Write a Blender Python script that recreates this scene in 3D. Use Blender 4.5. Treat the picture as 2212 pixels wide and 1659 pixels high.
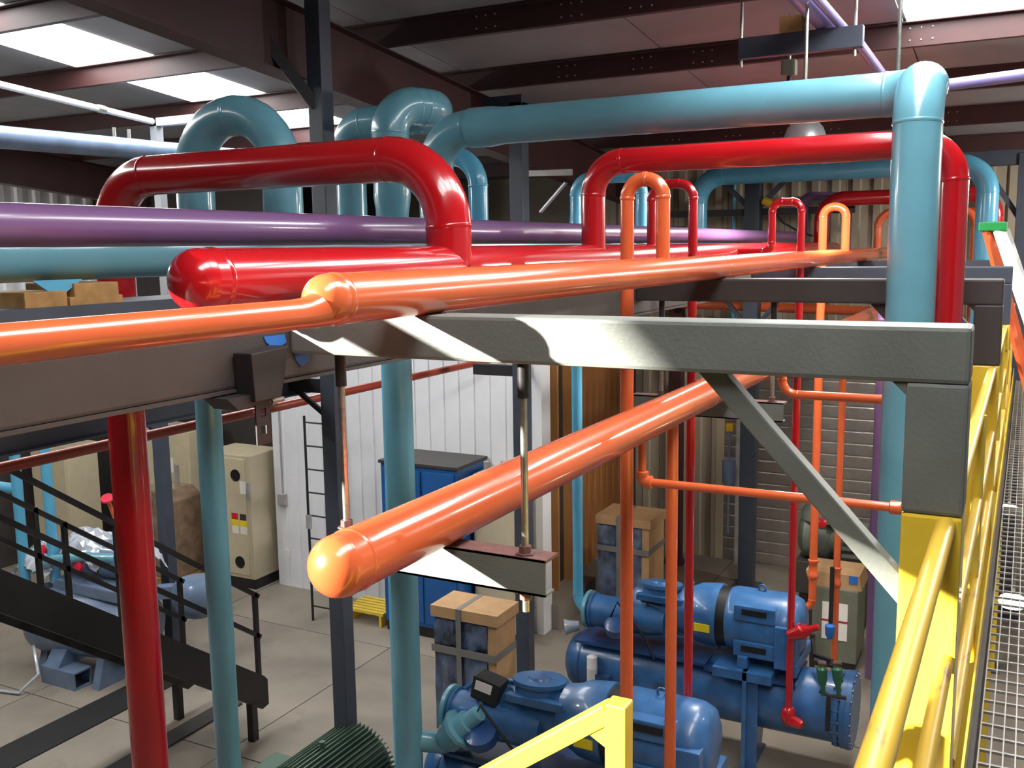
import bpy, bmesh, math, random
from mathutils import Vector, Matrix
random.seed(7)
for o in list(bpy.data.objects): bpy.data.objects.remove(o)
SC = bpy.context.scene
COL = SC.collection
V = Vector

# ------------------------------------------------------------------ camera
H = 5.2                                  # eye height above the plant floor
FPX = 2110.49                            # focal length in pixels of the 2212 px wide frame
YAW, PIT, ROL = .48552, .138202, -.0147017
FW = V((-math.sin(YAW)*math.cos(PIT), math.cos(YAW)*math.cos(PIT), -math.sin(PIT)))
RT0 = V((math.cos(YAW), math.sin(YAW), 0)); UP0 = RT0.cross(FW)
RT = RT0*math.cos(ROL)+UP0*math.sin(ROL); UP = UP0*math.cos(ROL)-RT0*math.sin(ROL)
cd = bpy.data.cameras.new('camera'); cam = bpy.data.objects.new('camera', cd); COL.objects.link(cam)
cd.sensor_width = 36; cd.lens = 36*FPX/2212; cd.clip_start = .05; cd.clip_end = 200
M = Matrix((RT, UP, -FW)).transposed().to_4x4(); M.translation = V((0, 0, H)); cam.matrix_world = M
SC.camera = cam
def ray(u, v): return FW+RT*((u-1106)/FPX)-UP*((v-829.5)/FPX)
def py(u, v, Y): d = ray(u, v); return V((0, 0, H))+d*(Y/d.y)      # pixel on a plane of constant depth Y
def px(u, v, X): d = ray(u, v); return V((0, 0, H))+d*(X/d.x)
def pz(u, v, Z): d = ray(u, v); return V((0, 0, H))+d*((Z-H)/d.z)

# ------------------------------------------------------------------ light
W = bpy.data.worlds.new('world'); SC.world = W; W.use_nodes = True
bg = W.node_tree.nodes['Background']; bg.inputs[0].default_value = (.86, .93, 1, 1); bg.inputs[1].default_value = .30
SUN_DIR = V((.85, 1, -.37)).normalized()     # low sun through the window in the wall behind the viewer
sd = bpy.data.lights.new('sun', 'SUN'); sd.energy = 30; sd.angle = math.radians(.9); sd.color = (1, .95, .86)
so = bpy.data.objects.new('sun', sd); COL.objects.link(so); so.rotation_euler = SUN_DIR.to_track_quat('-Z', 'Y').to_euler(); so.location = (-6, -6, 9)
SC.view_settings.view_transform = 'Standard'; SC.view_settings.look = 'None'; SC.view_settings.gamma = 1
SC.view_settings.use_curve_mapping = False; SC.view_settings.exposure = 0.0
LAMP_W = 130
SKY_E = 17

# ------------------------------------------------------------------ materials
def lin(c): return tuple(((x/255)/12.92 if x/255 <= .04045 else ((x/255+.055)/1.055)**2.4) for x in c)
MATS = {}
def mat(name, rgb, rough=.4, metal=0., var=.06, scale=6., coat=0., bump=0., bscale=40., rgb2=None, stretch=None, emit=0., trans=0., dirt=None):
    m = bpy.data.materials.new(name); m.use_nodes = True; nt = m.node_tree; b = nt.nodes['Principled BSDF']
    c = lin(rgb); c2 = lin(rgb2) if rgb2 else tuple(max(0, x*(1-var*3)) for x in c)
    tc = nt.nodes.new('ShaderNodeTexCoord'); mp = nt.nodes.new('ShaderNodeMapping'); nt.links.new(tc.outputs['Object'], mp.inputs[0])
    if stretch: mp.inputs['Scale'].default_value = stretch
    n = nt.nodes.new('ShaderNodeTexNoise'); n.inputs['Scale'].default_value = scale; n.inputs['Detail'].default_value = 5
    nt.links.new(mp.outputs[0], n.inputs['Vector'])
    r = nt.nodes.new('ShaderNodeValToRGB'); r.color_ramp.elements[0].position = .3; r.color_ramp.elements[1].position = .7
    r.color_ramp.elements[0].color = (*c2, 1); r.color_ramp.elements[1].color = (*c, 1)
    nt.links.new(n.outputs['Fac'], r.inputs[0]); out = r.outputs[0]
    if dirt:
        n2 = nt.nodes.new('ShaderNodeTexNoise'); n2.inputs['Scale'].default_value = dirt[1]; n2.inputs['Detail'].default_value = 8
        nt.links.new(mp.outputs[0], n2.inputs['Vector'])
        r2 = nt.nodes.new('ShaderNodeValToRGB'); r2.color_ramp.elements[0].position = dirt[2]; r2.color_ramp.elements[1].position = dirt[2]+.12
        nt.links.new(n2.outputs['Fac'], r2.inputs[0])
        mx = nt.nodes.new('ShaderNodeMixRGB'); nt.links.new(r2.outputs[0], mx.inputs[0]); nt.links.new(out, mx.inputs[1]); mx.inputs[2].default_value = (*lin(dirt[0]), 1)
        out = mx.outputs[0]
    nt.links.new(out, b.inputs['Base Color'])
    b.inputs['Roughness'].default_value = rough; b.inputs['Metallic'].default_value = metal
    b.inputs['Coat Weight'].default_value = coat; b.inputs['Coat Roughness'].default_value = .08
    if trans: b.inputs['Transmission Weight'].default_value = trans; b.inputs['IOR'].default_value = 1.25
    if emit: b.inputs['Emission Color'].default_value = (*c, 1); b.inputs['Emission Strength'].default_value = emit
    if bump:
        bn = nt.nodes.new('ShaderNodeTexNoise'); bn.inputs['Scale'].default_value = bscale; bn.inputs['Detail'].default_value = 3
        nt.links.new(mp.outputs[0], bn.inputs['Vector'])
        bp = nt.nodes.new('ShaderNodeBump'); bp.inputs['Strength'].default_value = bump; bp.inputs['Distance'].default_value = .01
        nt.links.new(bn.outputs['Fac'], bp.inputs['Height']); nt.links.new(bp.outputs[0], b.inputs['Normal'])
    MATS[name] = m; return m
RED = mat('gloss_red_paint', (178, 18, 26), .22, coat=.6, var=.03, bump=.03, bscale=25)
ORANGE = mat('gloss_orange_paint', (212, 96, 52), .26, coat=.5, var=.03, bump=.03, bscale=25)
BLUE = mat('light_blue_paint', (100, 156, 172), .28, coat=.45, var=.03, bump=.02, bscale=25)
SKYB = mat('sky_blue_paint', (92, 172, 206), .28, coat=.45, var=.03)
PURPLE = mat('purple_paint', (108, 78, 118), .3, coat=.5, var=.03)
LILAC = mat('pale_lilac_paint', (140, 130, 185), .35, coat=.3, var=.03)
BRICK = mat('red_oxide_pipe_paint', (160, 62, 40), .35, coat=.2, var=.04)
STEEL = mat('grey_green_steel_paint', (112, 116, 110), .5, var=.05, bump=.12, bscale=90)
DSTEEL = mat('dark_grey_steel_paint', (62, 58, 56), .5, var=.06, bump=.08, bscale=60)
BSTEEL = mat('blue_grey_steel_paint', (68, 75, 88), .5, var=.06)
BLACKST = mat('black_steel', (36, 34, 35), .5, var=.1)
OXIDE = mat('red_oxide_primer_steel', (68, 36, 35), .55, var=.1, scale=3)
RUST = mat('rusty_channel_top', (120, 84, 78), .6, var=.12, scale=20)
ZINC = mat('zinc_rod', (190, 190, 180), .35, metal=.85, var=.1, scale=40)
YELLOW = mat('yellow_guard_paint', (236, 202, 62), .35, coat=.2, var=.05, dirt=((120, 96, 50), 14, .66))
YELWORN = mat('worn_yellow_rail_paint', (216, 178, 58), .4, var=.07, dirt=((110, 84, 52), 18, .62), stretch=(1, .25, 1))
CONC = mat('concrete', (142, 133, 121), .75, var=.1, scale=1.2, bump=.1, bscale=30, dirt=((118, 110, 100), 2.2, .6))
JOINT = mat('dark_joint', (66, 62, 58), .8)
WHITEW = mat('white_liner_paint', (232, 234, 238), .5, var=.03, scale=2)
TAN = mat('tan_siding', (176, 164, 144), .55, var=.05, stretch=(1, 1, .2))
TANG = mat('tan_siding_groove', (128, 118, 104), .6, var=.05)
INSUL = mat('white_roof_insulation', (146, 146, 148), .6, var=.06, scale=2, bump=.1, bscale=6)
SKYL = mat('skylight_panel', (255, 255, 255), .5, emit=SKY_E)
FOIL = mat('foil_door_slat', (176, 168, 158), .3, metal=.5, var=.08, scale=5, bump=.25, bscale=12)
WOOD = mat('pine_board', (170, 112, 62), .6, var=.14, scale=9, stretch=(1, 1, .12))
STUD = mat('pine_stud', (196, 140, 84), .6, var=.1, scale=9, stretch=(1, 1, .12))
CARD = mat('cardboard', (186, 148, 106), .7, var=.06)
TIMBER = mat('timber_block', (172, 132, 78), .7, var=.14, scale=14)
BEIGE = mat('beige_cabinet_paint', (202, 190, 160), .45, var=.03)
CABBLUE = mat('cabinet_blue', (30, 92, 158), .4, var=.05)
COMPB = mat('compressor_blue', (56, 106, 160), .35, coat=.3, var=.12, scale=7, dirt=((64, 74, 92), 5, .64))
COMPD = mat('compressor_dark_blue', (36, 74, 128), .38, coat=.3, var=.12, scale=7)
GREYBL = mat('slate_blue_paint', (112, 132, 160), .35, coat=.3, var=.1)
GREENM = mat('green_motor_paint', (74, 100, 84), .45, var=.1)
GREYG = mat('grey_green_machine', (104, 112, 100), .5, var=.14, scale=5)
OLIVE = mat('olive_box_paint', (112, 116, 100), .5, var=.05)
BLACK = mat('black_rubber', (18, 18, 20), .5)
WHITE = mat('white_plastic', (232, 230, 226), .4, var=.02)
PAPER = mat('paper_label', (236, 232, 224), .6, var=.02)
LYEL = mat('label_yellow', (238, 214, 30), .5, var=.02)
LRED = mat('label_red', (196, 40, 36), .5, var=.02)
LDARK = mat('label_dark', (60, 52, 60), .5, var=.02)
TAPE = mat('blue_masking_tape', (38, 108, 190), .6, var=.05)
GTAPE = mat('grey_strapping_tape', (124, 120, 116), .45, var=.06)
PLASTIC = mat('crumpled_plastic_film', (98, 116, 148), .12, var=.3, scale=5, coat=.8, bump=.9, bscale=8)
CLEARPL = mat('pale_plastic_film', (206, 214, 224), .15, var=.15, scale=4, coat=.8, bump=.8, bscale=9)
BROWNPL = mat('wrapped_brown_film', (150, 126, 104), .2, var=.15, coat=.6, bump=.5, bscale=7)
GALV = mat('galvanised_grating', (186, 184, 180), .45, metal=.35, var=.1)
ALU = mat('spun_aluminium', (200, 206, 212), .35, metal=.6, var=.03)
GREEN = mat('green_plastic', (24, 142, 70), .4, var=.05)
GVALVE = mat('green_valve_paint', (34, 96, 66), .4, var=.05)
CORD = mat('yellow_cord', (226, 178, 40), .5)
LAMPM = mat('lamp_glow', (255, 248, 230), .5, emit=14)
PINK = mat('red_plastic_cap', (216, 44, 70), .4)
DARKW = mat('dark_room_panel', (58, 52, 50), .7)

# ------------------------------------------------------------------ building blocks
def link(name, me, parent=None):
    o = bpy.data.objects.new(name, me); COL.objects.link(o)
    if parent is not None:
        o.parent = parent; o.location = -wloc(parent)
    return o
def wloc(p):
    l = V((0, 0, 0))
    while p is not None: l = l+p.location; p = p.parent
    return l
def tag(o, label, cat=None, group=None, kind=None):
    o['label'] = label
    if cat: o['category'] = cat
    if group: o['group'] = group
    if kind: o['kind'] = kind
    return o
def thing(name, label, cat, loc=(0, 0, 0), group=None):
    o = bpy.data.objects.new(name, None); COL.objects.link(o); o.location = V(loc); o.empty_display_size = .1
    return tag(o, label, cat, group)
def struct(o, label): o['kind'] = 'structure'; o['label'] = label; return o
def mk(name, vs, fs, m, parent=None, smooth=False):
    me = bpy.data.meshes.new(name); me.from_pydata([tuple(v) for v in vs], [], fs); me.materials.append(m)
    bm = bmesh.new(); bm.from_mesh(me); bmesh.ops.recalc_face_normals(bm, faces=bm.faces); bm.to_mesh(me); bm.free()
    if smooth:
        for p in me.polygons: p.use_smooth = (len(p.vertices) == 4)
    return link(name, me, parent)
class MB:
    def __init__(s): s.v = []; s.f = []
    def add(s, vs, fs):
        n = len(s.v); s.v += [V(v) for v in vs]; s.f += [tuple(i+n for i in f) for f in fs]; return s
    def box(s, lo, hi):
        x0, y0, z0 = lo; x1, y1, z1 = hi
        return s.add([(x0, y0, z0), (x1, y0, z0), (x1, y1, z0), (x0, y1, z0), (x0, y0, z1), (x1, y0, z1), (x1, y1, z1), (x0, y1, z1)],
                     [(0, 3, 2, 1), (4, 5, 6, 7), (0, 1, 5, 4), (1, 2, 6, 5), (2, 3, 7, 6), (3, 0, 4, 7)])
    def bar(s, p, q, w, h, up=(0, 0, 1)):
        p = V(p); q = V(q); d = (q-p).normalized(); u = V(up)
        if abs(d.dot(u)) > .98: u = V((0, 1, 0))
        r = d.cross(u).normalized(); u = r.cross(d).normalized(); r = r*(w/2); u = u*(h/2)
        return s.add([p-r-u, p+r-u, p+r+u, p-r+u, q-r-u, q+r-u, q+r+u, q-r+u],
                     [(0, 3, 2, 1), (4, 5, 6, 7), (0, 1, 5, 4), (1, 2, 6, 5), (2, 3, 7, 6), (3, 0, 4, 7)])
    def prism(s, poly, axis, a, b):      # poly in the two other axes, extruded along axis 'x','y','z'
        def P(t, k): return {'x': (k, t[0], t[1]), 'y': (t[0], k, t[1]), 'z': (t[0], t[1], k)}[axis]
        n = len(poly)
        return s.add([P(t, a) for t in poly]+[P(t, b) for t in poly],
                     [tuple(range(n)), tuple(range(2*n-1, n-1, -1))]+[(i, (i+1) % n, n+(i+1) % n, n+i) for i in range(n)])
    def sweep(s, pts, R, seg=20, cap=True):
        pts = [V(p) for p in pts]; n = len(pts); Rs = R if isinstance(R, (list, tuple)) else [R]*n
        t = [((pts[min(i+1, n-1)]-pts[max(i-1, 0)]).normalized()) for i in range(n)]
        u = t[0].orthogonal().normalized(); vs = []
        for i in range(n):
            if i: u = (t[i-1].rotation_difference(t[i]) @ u).normalized()
            w = t[i].cross(u)
            vs += [pts[i]+(u*math.cos(a)+w*math.sin(a))*Rs[i] for a in [2*math.pi*k/seg for k in range(seg)]]
        fs = [(i*seg+k, i*seg+(k+1) % seg, (i+1)*seg+(k+1) % seg, (i+1)*seg+k) for i in range(n-1) for k in range(seg)]
        if cap: fs += [tuple(range(seg-1, -1, -1)), tuple((n-1)*seg+k for k in range(seg))]
        return s.add(vs, fs)
    def lathe(s, p, axis, prof, seg=24):
        p = V(p); a = V(axis).normalized()
        return s.sweepv([p+a*t for t, r in prof], a, [max(r, .0005) for t, r in prof], seg)
    def sweepv(s, pts, a, Rs, seg):
        u = a.orthogonal().normalized(); w = a.cross(u); vs = []
        for p, R in zip(pts, Rs): vs += [p+(u*math.cos(2*math.pi*k/seg)+w*math.sin(2*math.pi*k/seg))*R for k in range(seg)]
        n = len(pts)
        fs = [(i*seg+k, i*seg+(k+1) % seg, (i+1)*seg+(k+1) % seg, (i+1)*seg+k) for i in range(n-1) for k in range(seg)]
        fs += [tuple(range(seg-1, -1, -1)), tuple((n-1)*seg+k for k in range(seg))]
        return s.add(vs, fs)
    def build(s, name, m, parent=None, smooth=False, bev=0, ang=None):
        o = mk(name, s.v, s.f, m, parent, smooth)
        if bev:
            bm = bmesh.new(); bm.from_mesh(o.data)
            es = [e for e in bm.edges if len(e.link_faces) == 2 and e.calc_face_angle(0) > .6]
            bmesh.ops.bevel(bm, geom=es, offset=bev, segments=2, profile=.6, affect='EDGES', clamp_overlap=True); bm.to_mesh(o.data); bm.free()
        if smooth: o.data.set_sharp_from_angle(angle=ang or .7)
        return o
def box(name, lo, hi, m, parent=None, bev=0): return MB().box(lo, hi).build(name, m, parent, bev=bev)
def bar(name, p, q, w, h, m, parent=None, up=(0, 0, 1), bev=0): return MB().bar(p, q, w, h, up).build(name, m, parent, bev=bev)
def tube(name, pts, R, m, parent=None, seg=16): return MB().sweep(pts, R, seg).build(name, m, parent, smooth=True)
def lathe(name, p, axis, prof, m, parent=None, seg=28, ang=None): return MB().lathe(p, axis, prof, seg).build(name, m, parent, smooth=True, ang=ang)
def piece(name, src, loc, parent):       # another piece sharing src's mesh; loc is a world offset from src
    o = bpy.data.objects.new(name, src.data); COL.objects.link(o); o.parent = parent; o.location = src.location+V(loc); return o
def fillet(a, b, c, r, n=9):
    a = V(a); b = V(b); c = V(c); d1 = (a-b).normalized(); d2 = (c-b).normalized(); ang = d1.angle(d2)
    t = min(r/math.tan(ang/2), (a-b).length*.98, (c-b).length*.98); r = t*math.tan(ang/2)
    p1 = b+d1*t; p2 = b+d2*t; cen = b+(d1+d2).normalized()*(r/math.sin(ang/2)); v1 = p1-cen; v2 = p2-cen; tot = v1.angle(v2)
    ax = v1.cross(v2).normalized()
    return [cen+(Matrix.Rotation(tot*i/n, 3, ax) @ v1) for i in range(n+1)]
def pipe(root, pts, R, m, bend=None, seg=28, weld=True, prefix=''):
    """straight runs, elbows and weld beads of one pipe line, each a part of root"""
    pts = [V(p) for p in pts]; bend = bend or 3*R; cur = pts[0]; 
    for i in range(1, len(pts)):
        if i < len(pts)-1:
            arc = fillet(pts[i-1] if i == 1 else cur, pts[i], pts[i+1] if i == len(pts)-2 else (pts[i]+pts[i+1])/2, bend)
            if (arc[0]-cur).length > .02: MB().sweep([cur, arc[0]], R, seg).build('pipe_run', m, root, smooth=True)
            el = MB().sweep(arc, R*1.012, seg).build('elbow', m, root, smooth=True)
            for q, d in ((arc[0], arc[1]-arc[0]), (arc[-1], arc[-1]-arc[-2])):
                d = d.normalized(); 
                if weld: MB().sweep([q-d*.012, q-d*.004, q+d*.004, q+d*.012], [R, R+.0035, R+.0035, R], seg).build('weld_bead', m, el, smooth=True)
            cur = arc[-1]
        else: MB().sweep([cur, pts[i]], R, seg).build('pipe_run', m, root, smooth=True)
def dome(R, L=None, n=8):
    L = L or R*.62; return [(-L*math.cos(math.pi/2*k/n), R*math.sin(math.pi/2*k/n)) for k in range(n+1)]

# ------------------------------------------------------------------ setting
FAR = 15.6
def roofz(y): return 6.42+.1*(FAR-y)
fl = struct(box('floor', (-20, -5, -.3), (9, 16.2, -.012), JOINT), 'grey concrete plant floor with saw-cut joints')
sl0 = None
for i in range(9):
    for j in range(7):
        x = -19.6+i*3.1; y = -4.9+j*3.0
        if sl0 is None: sl0 = box('floor_slab', (x, y, -.012), (x+3.085, y+2.985, 0), CONC, fl)
        else: piece('floor_slab', sl0, (i*3.1, j*3.0, 0), fl)
# tan ribbed far wall
wb = struct(box('wall_back', (-20, FAR+.06, -.3), (9, FAR+.2, 6.6), TANG), 'tan ribbed metal far wall')
def ribpanel(name, x0, w, z0, z1, y, rib, m, parent, d=.045, s=-1):
    pr = [(x0+.004, y)]; k = x0
    for c in range(rib):
        a = x0+w*(c+.5)/rib; pr += [(a-.075, y), (a-.05, y+s*d), (a+.05, y+s*d), (a+.075, y)]
    pr += [(x0+w-.004, y), (x0+w-.004, y+.03), (x0+.004, y+.03)]
    mb = MB(); mb.prism(pr, 'z', z0, z1); return mb.build(name, m, parent)
p0 = ribpanel('siding_panel', -7.0, .9, 3.95, 6.5, FAR+.03, 3, TAN, wb)
for i in range(1, 9): piece('siding_panel', p0, (i*.9, 0, 0), wb)
p1 = ribpanel('siding_panel', 1.1, .9, 0, 6.5, FAR+.03, 3, TAN, wb)
for i in range(1, 4): piece('siding_panel', p1, (i*.9, 0, 0), wb)
p1 = ribpanel('siding_panel', -6.1, .9, 0, 3.95, FAR+.03, 3, TAN, wb)
piece('siding_panel', p1, (.9, 0, 0), wb)
for x in (-.55, .35): piece('siding_panel', p1, (x+6.1, 0, 0), wb)
# foil-faced roll-up door
dr = struct(MB().box((-4.42, FAR-.02, 0), (-4.3, FAR+.06, 3.95)).box((-.68, FAR-.02, 0), (-.56, FAR+.06, 3.95)).box((-4.42, FAR-.02, 3.85), (-.56, FAR+.06, 3.98)).build('door_1', BEIGE), 'roll-up door with foil-faced slats in a pale frame')
s0 = MB().prism([(FAR+.03, .004), (FAR+.012, .0), (FAR+.006, .02), (FAR+.004, .1), (FAR+.006, .17), (FAR+.012, .188), (FAR+.03, .188)], 'x', -4.3, -.68).build('slat', FOIL, dr)
for i in range(1, 20): piece('slat', s0, (0, 0, i*.193), dr)
# white liner wall facing the viewer
wi = struct(box('wall_inner', (-10.22, 11.43, 0), (-5.6, 11.6, 5.2), DARKW), 'white ribbed metal liner wall of the inner room')
l0 = MB().prism([(-10.22, 11.43), (-10.22, 11.405), (-10.0, 11.4), (-9.985, 11.415), (-9.985, 11.43)], 'z', 0, 5.2).build('liner_panel', WHITEW, wi)
for i in range(1, 19): piece('liner_panel', l0, (i*.242, 0, 0), wi)
struct(box('wall_inner.001', (-20, 12.3, 0), (-10.24, 12.4, 6.6), DARKW), 'dark partition behind the beige cabinets')
# timber clad side wall of the inner room
ws = struct(box('wall_side', (-5.95, 11.6, 0), (-5.84, FAR, 5.2), DARKW), 'timber framed side wall of the inner room')
b0 = box('plank', (-5.84, 12.95, .02), (-5.80, 13.19, 5.0), WOOD, ws, bev=.006)
for i in range(1, 9): piece('plank', b0, (0, .247*i, random.uniform(-.004, .004)), ws)
for y in (11.62, 12.12, 12.62): box('stud', (-5.84, y, .35), (-5.69, y+.045, 5.0), STUD, ws)
box('sill', (-5.84, 11.6, 0), (-5.45, FAR-.2, .35), CONC, ws)
box('corner_trim', (-5.66, 11.36, 0), (-5.56, 11.62, 5.0), WHITEW, ws)
# left wall and the wall behind the viewer, with the window the sun comes through
wl = struct(box('wall_left', (-15.1, -5, -.3), (-15.0, 16.2, 8.6), DSTEEL), 'pale ribbed metal end wall')
r0 = ribpanel('siding_panel', 0, 1, 3.6, 6.5, 0, 3, WHITEW, wl)
r0.rotation_euler = (0, 0, math.pi/2); r0.location = V((-14.96, 8, 0))
for i in range(1, 8):
    o = piece('siding_panel', r0, (0, i, 0), wl); o.rotation_euler = r0.rotation_euler
WY = -4.0
def wallhole(name, x0, x1, z0, z1, hx0, hx1, hz0, hz1, y0, y1, m):
    return MB().box((x0, y0, z0), (hx0, y1, z1)).box((hx1, y0, z0), (x1, y1, z1)).box((hx0, y0, z0), (hx1, y1, hz0)).box((hx0, y0, hz1), (hx1, y1, z1)).build(name, m)
struct(wallhole('wall_front', -15, 9, 0, 9, -8.35, -5.7, 5.0, 7.56, WY-.1, WY, DSTEEL), 'wall with the window the sun comes through')
struct(MB().prism([(-6.95, 7.57), (-6.35, 6.92), (-5.69, 6.72), (-5.69, 7.57)], 'y', WY-.1, WY).build('sun_trim_panel', DSTEEL), 'added unseen panel trimming the sun patch at the window corner')  # blocker added out of view to cut the sun off the crossbeam's right end
struct(MB().box((-8.35, WY-.08, 4.98), (-5.7, WY-.02, 5.03)).box((-8.39, WY-.08, 5.0), (-8.33, WY-.02, 7.56)).box((-5.72, WY-.08, 5.0), (-5.66, WY-.02, 7.56)).build('window_1', BSTEEL), 'open steel window frame')
# roof: insulation blanket panels, purlins, rafters, skylights
ce = struct(MB().prism([(-5, roofz(-5)+.03), (16.2, roofz(16.2)+.03), (16.2, roofz(16.2)+.2), (-5, roofz(-5)+.2)], 'x', -16, 9).build('ceiling', DSTEEL), 'sloping metal roof with white insulation between dark purlins')
PUR = [7.6+1.66*k for k in range(-6, 6)]
def sheet(x0, x1, y0, y1, name, m, parent, off=0., th=.02):
    return MB().prism([(y0, roofz(y0)-off), (y1, roofz(y1)-off), (y1, roofz(y1)-off+th), (y0, roofz(y0)-off+th)], 'x', x0, x1).build(name, m, parent)
XS = [-15.9, -13.4, -11.4, -9.3, -8.1, -5.4, -3.2, -1.05, .25, 2.5, 5, 9]
for i in range(len(XS)-1):
    lightbay = XS[i] in (-9.3, -1.05)
    for k in range(-1, len(PUR)):
        y0 = -5 if k < 0 else PUR[k]; y1 = PUR[k+1] if k+1 < len(PUR) else 16.2
        if lightbay and y0 > -3 and y0 < (11 if XS[i] < -5 else 8.5): continue
        sheet(XS[i]+.006, XS[i+1]-.006, y0+.006, y1-.006, 'insulation_panel', INSUL, ce)
for n, (a, b) in enumerate(((-9.3, -8.1), (-1.05, .25))):
    w = None
    for k in range(1, len(PUR)-1):
        if PUR[k] > (11 if n == 0 else 8.5) or PUR[k] < -3: continue
        p = sheet(a+.03, b-.03, PUR[k]+.03, PUR[k+1]-.03, 'skylight_pane' if w else 'window_%d' % (n+2), SKYL, w, .01)
        if w is None: w = struct(p, 'translucent skylight strip glowing with daylight between the purlins')
def zpur(y):
    z = roofz(y); return MB().prism([(y-.07, z), (y, z), (y, z-.2), (y+.07, z-.2), (y+.07, z-.185), (y+.018, z-.185), (y+.018, z-.012), (y-.07, z-.012)], 'x', -15.9, 9).build('purlin', OXIDE, ce)
for y in PUR:
    zpur(y)
    if 5 < y < 13:
        bm_ = MB()
        for xc in (-4.3, -3.5, -2.9, -2.3, -1.0, -6.2):
            for dx in (0, .09, .18):
                for dz in (.05, .15): bm_.lathe((xc+dx, y-.001, roofz(y)-dz), (0, -1, 0), [(-.002, .008), (.006, .008), (.008, .004)], 6)
        o = bm_.build('lap_bolt', ZINC, ce); o['kind'] = 'stuff'
for X in (-5.36, -13.6, 2.9):
    g = MB()
    for y0, y1, dz0, dz1 in ((-5, 16.1, .2, .22),): 
        g.prism([(y0, roofz(y0)-.2), (y1, roofz(y1)-.2), (y1, roofz(y1)-.21), (y0, roofz(y0)-.21)], 'x', X-.1, X+.1)
        g.prism([(y0, roofz(y0)-.2), (y1, roofz(y1)-.2), (y1, roofz(y1)-.75), (y0, roofz(y0)-.75)], 'x', X-.006, X+.006)
        g.prism([(y0, roofz(y0)-.75), (y1, roofz(y1)-.75), (y1, roofz(y1)-.762), (y0, roofz(y0)-.762)], 'x', X-.1, X+.1)
    g.build('rafter', OXIDE, ce)

# ------------------------------------------------------------------ steel pipe rack
BT, BB = 4.982, 4.832
RX0, RX1 = -2.36, -.12
def rack_frame(y, label, first=False):
    t = thing('rack_frame', label, 'steel frame', (-.196, y+.076, 0), 'pipe rack frames')
    m = STEEL if first else (DSTEEL if y < 8 else BSTEEL)
    box('crossbeam', (RX0, y, BB), (RX1, y+.152, BT), m, t, bev=.012)
    box('post', (-.272, y, 4.48), (RX1, y+.152, BB+.001), m, t, bev=.01)
    box('yellow_post', (-.272, y, 0.02), (RX1, y+.152, 4.48), YELLOW, t, bev=.01)
    MB().prism([(-.272, BB-.035), (-.272, BB), (-.307, BB)], 'y', y+.01, y+.14).build('corner_fillet', m, t)
    bar('knee_brace', (-.85, y+.076, 4.87), (-.235, y+.076, 4.205), .06, .06, m, t, up=(0, 1, 0), bev=.005)
    box('base_plate', (-.32, y-.05, 0), (-.07, y+.2, .02), m, t)
    return t
rack_frame(2.75, 'grey square-tube rack frame crossing under the orange header, hanger rods below it', True)
rack_frame(6.3, 'dark grey rack frame just past the near grey one, red riser beside its post')
rack_frame(9.46, 'blue-grey rack frame between the dark grey frame and the ladder with a green cap')
rack_frame(12.7, 'blue-grey rack frame closest to the tan ribbed wall')
t = thing('rack_beam', 'long dark grey steel beam under the red header, blue tape on its side', 'beam', (-2.46, 8, 4.73))
box('beam_body', (-2.56, .6, 4.742), (-2.36, 15, 4.925), DSTEEL, t, bev=.012)
box('bottom_flange', (-2.565, .6, 4.73), (-2.352, 15, 4.742), DSTEEL, t)
t = thing('steel_beam', 'dark blue-grey beam beyond the thick red drop pipe', 'beam', (-5.55, 4, 4.0))
box('web', (-5.56, 1.8, 4.0), (-5.54, 6.6, 4.26), BSTEEL, t)
box('flange', (-5.65, 1.8, 3.985), (-5.45, 6.6, 4.0), BSTEEL, t); box('flange', (-5.65, 1.8, 4.26), (-5.45, 6.6, 4.275), BSTEEL, t)
# sunlit side of the beam: masking tape
tp = px(612, 760, -2.352)
for k, (u0, v0, u1, v1) in enumerate(((572, 728, 618, 752), (636, 752, 668, 790))):
    a = px(u0, v0, -2.352); b = px(u1, v1, -2.352)
    tag(MB().prism([(a.y, a.z), (b.y, a.z), (b.y+.01, b.z+.02), ((a.y+b.y)/2, b.z), (a.y+.01, b.z+.03)], 'x', -2.362, -2.356).build('masking_tape', TAPE),
        ('short scrap of blue masking tape stuck on the dark beam', 'longer tab of blue masking tape on the dark beam beside the sunlit crossbeam end')[k], 'tape')
# black clamp bracket hanging from the beam
c = px(535, 850, -2.36); t = thing('beam_bracket', 'black clamp bracket with a drilled strap hanging from the dark beam', 'bracket', (c.x, c.y, 4.73))
MB().prism([(c.y-.07, 4.865), (c.y+.12, 4.875), (c.y+.07, 4.70), (c.y-.06, 4.70)], 'x', -2.352, -2.27).build('bracket_body', BLACKST, t, bev=.005)
MB().prism([(c.y-.17, 4.725), (c.y+.04, 4.725), (c.y+.02, 4.69), (c.y-.12, 4.68)], 'x', -2.40, -2.29).build('clamp_plate', BLACKST, t)
sm = MB()
for z0, z1 in ((4.545, 4.58), (4.61, 4.64), (4.67, 4.72)): sm.box((-2.30, c.y-.014, z0), (-2.294, c.y+.014, z1))
sm.box((-2.30, c.y-.035, 4.545), (-2.294, c.y-.014, 4.72)).box((-2.30, c.y+.014, 4.545), (-2.294, c.y+.035, 4.72)).build('drilled_strap', BLACKST, t)
lathe('bolt', (-2.31, c.y-.03, 4.685), (0, 1, 0), [(0, .01), (.08, .01), (.08, .018), (.105, .018), (.105, .01), (.15, .01)], ZINC, t, 12)

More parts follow.
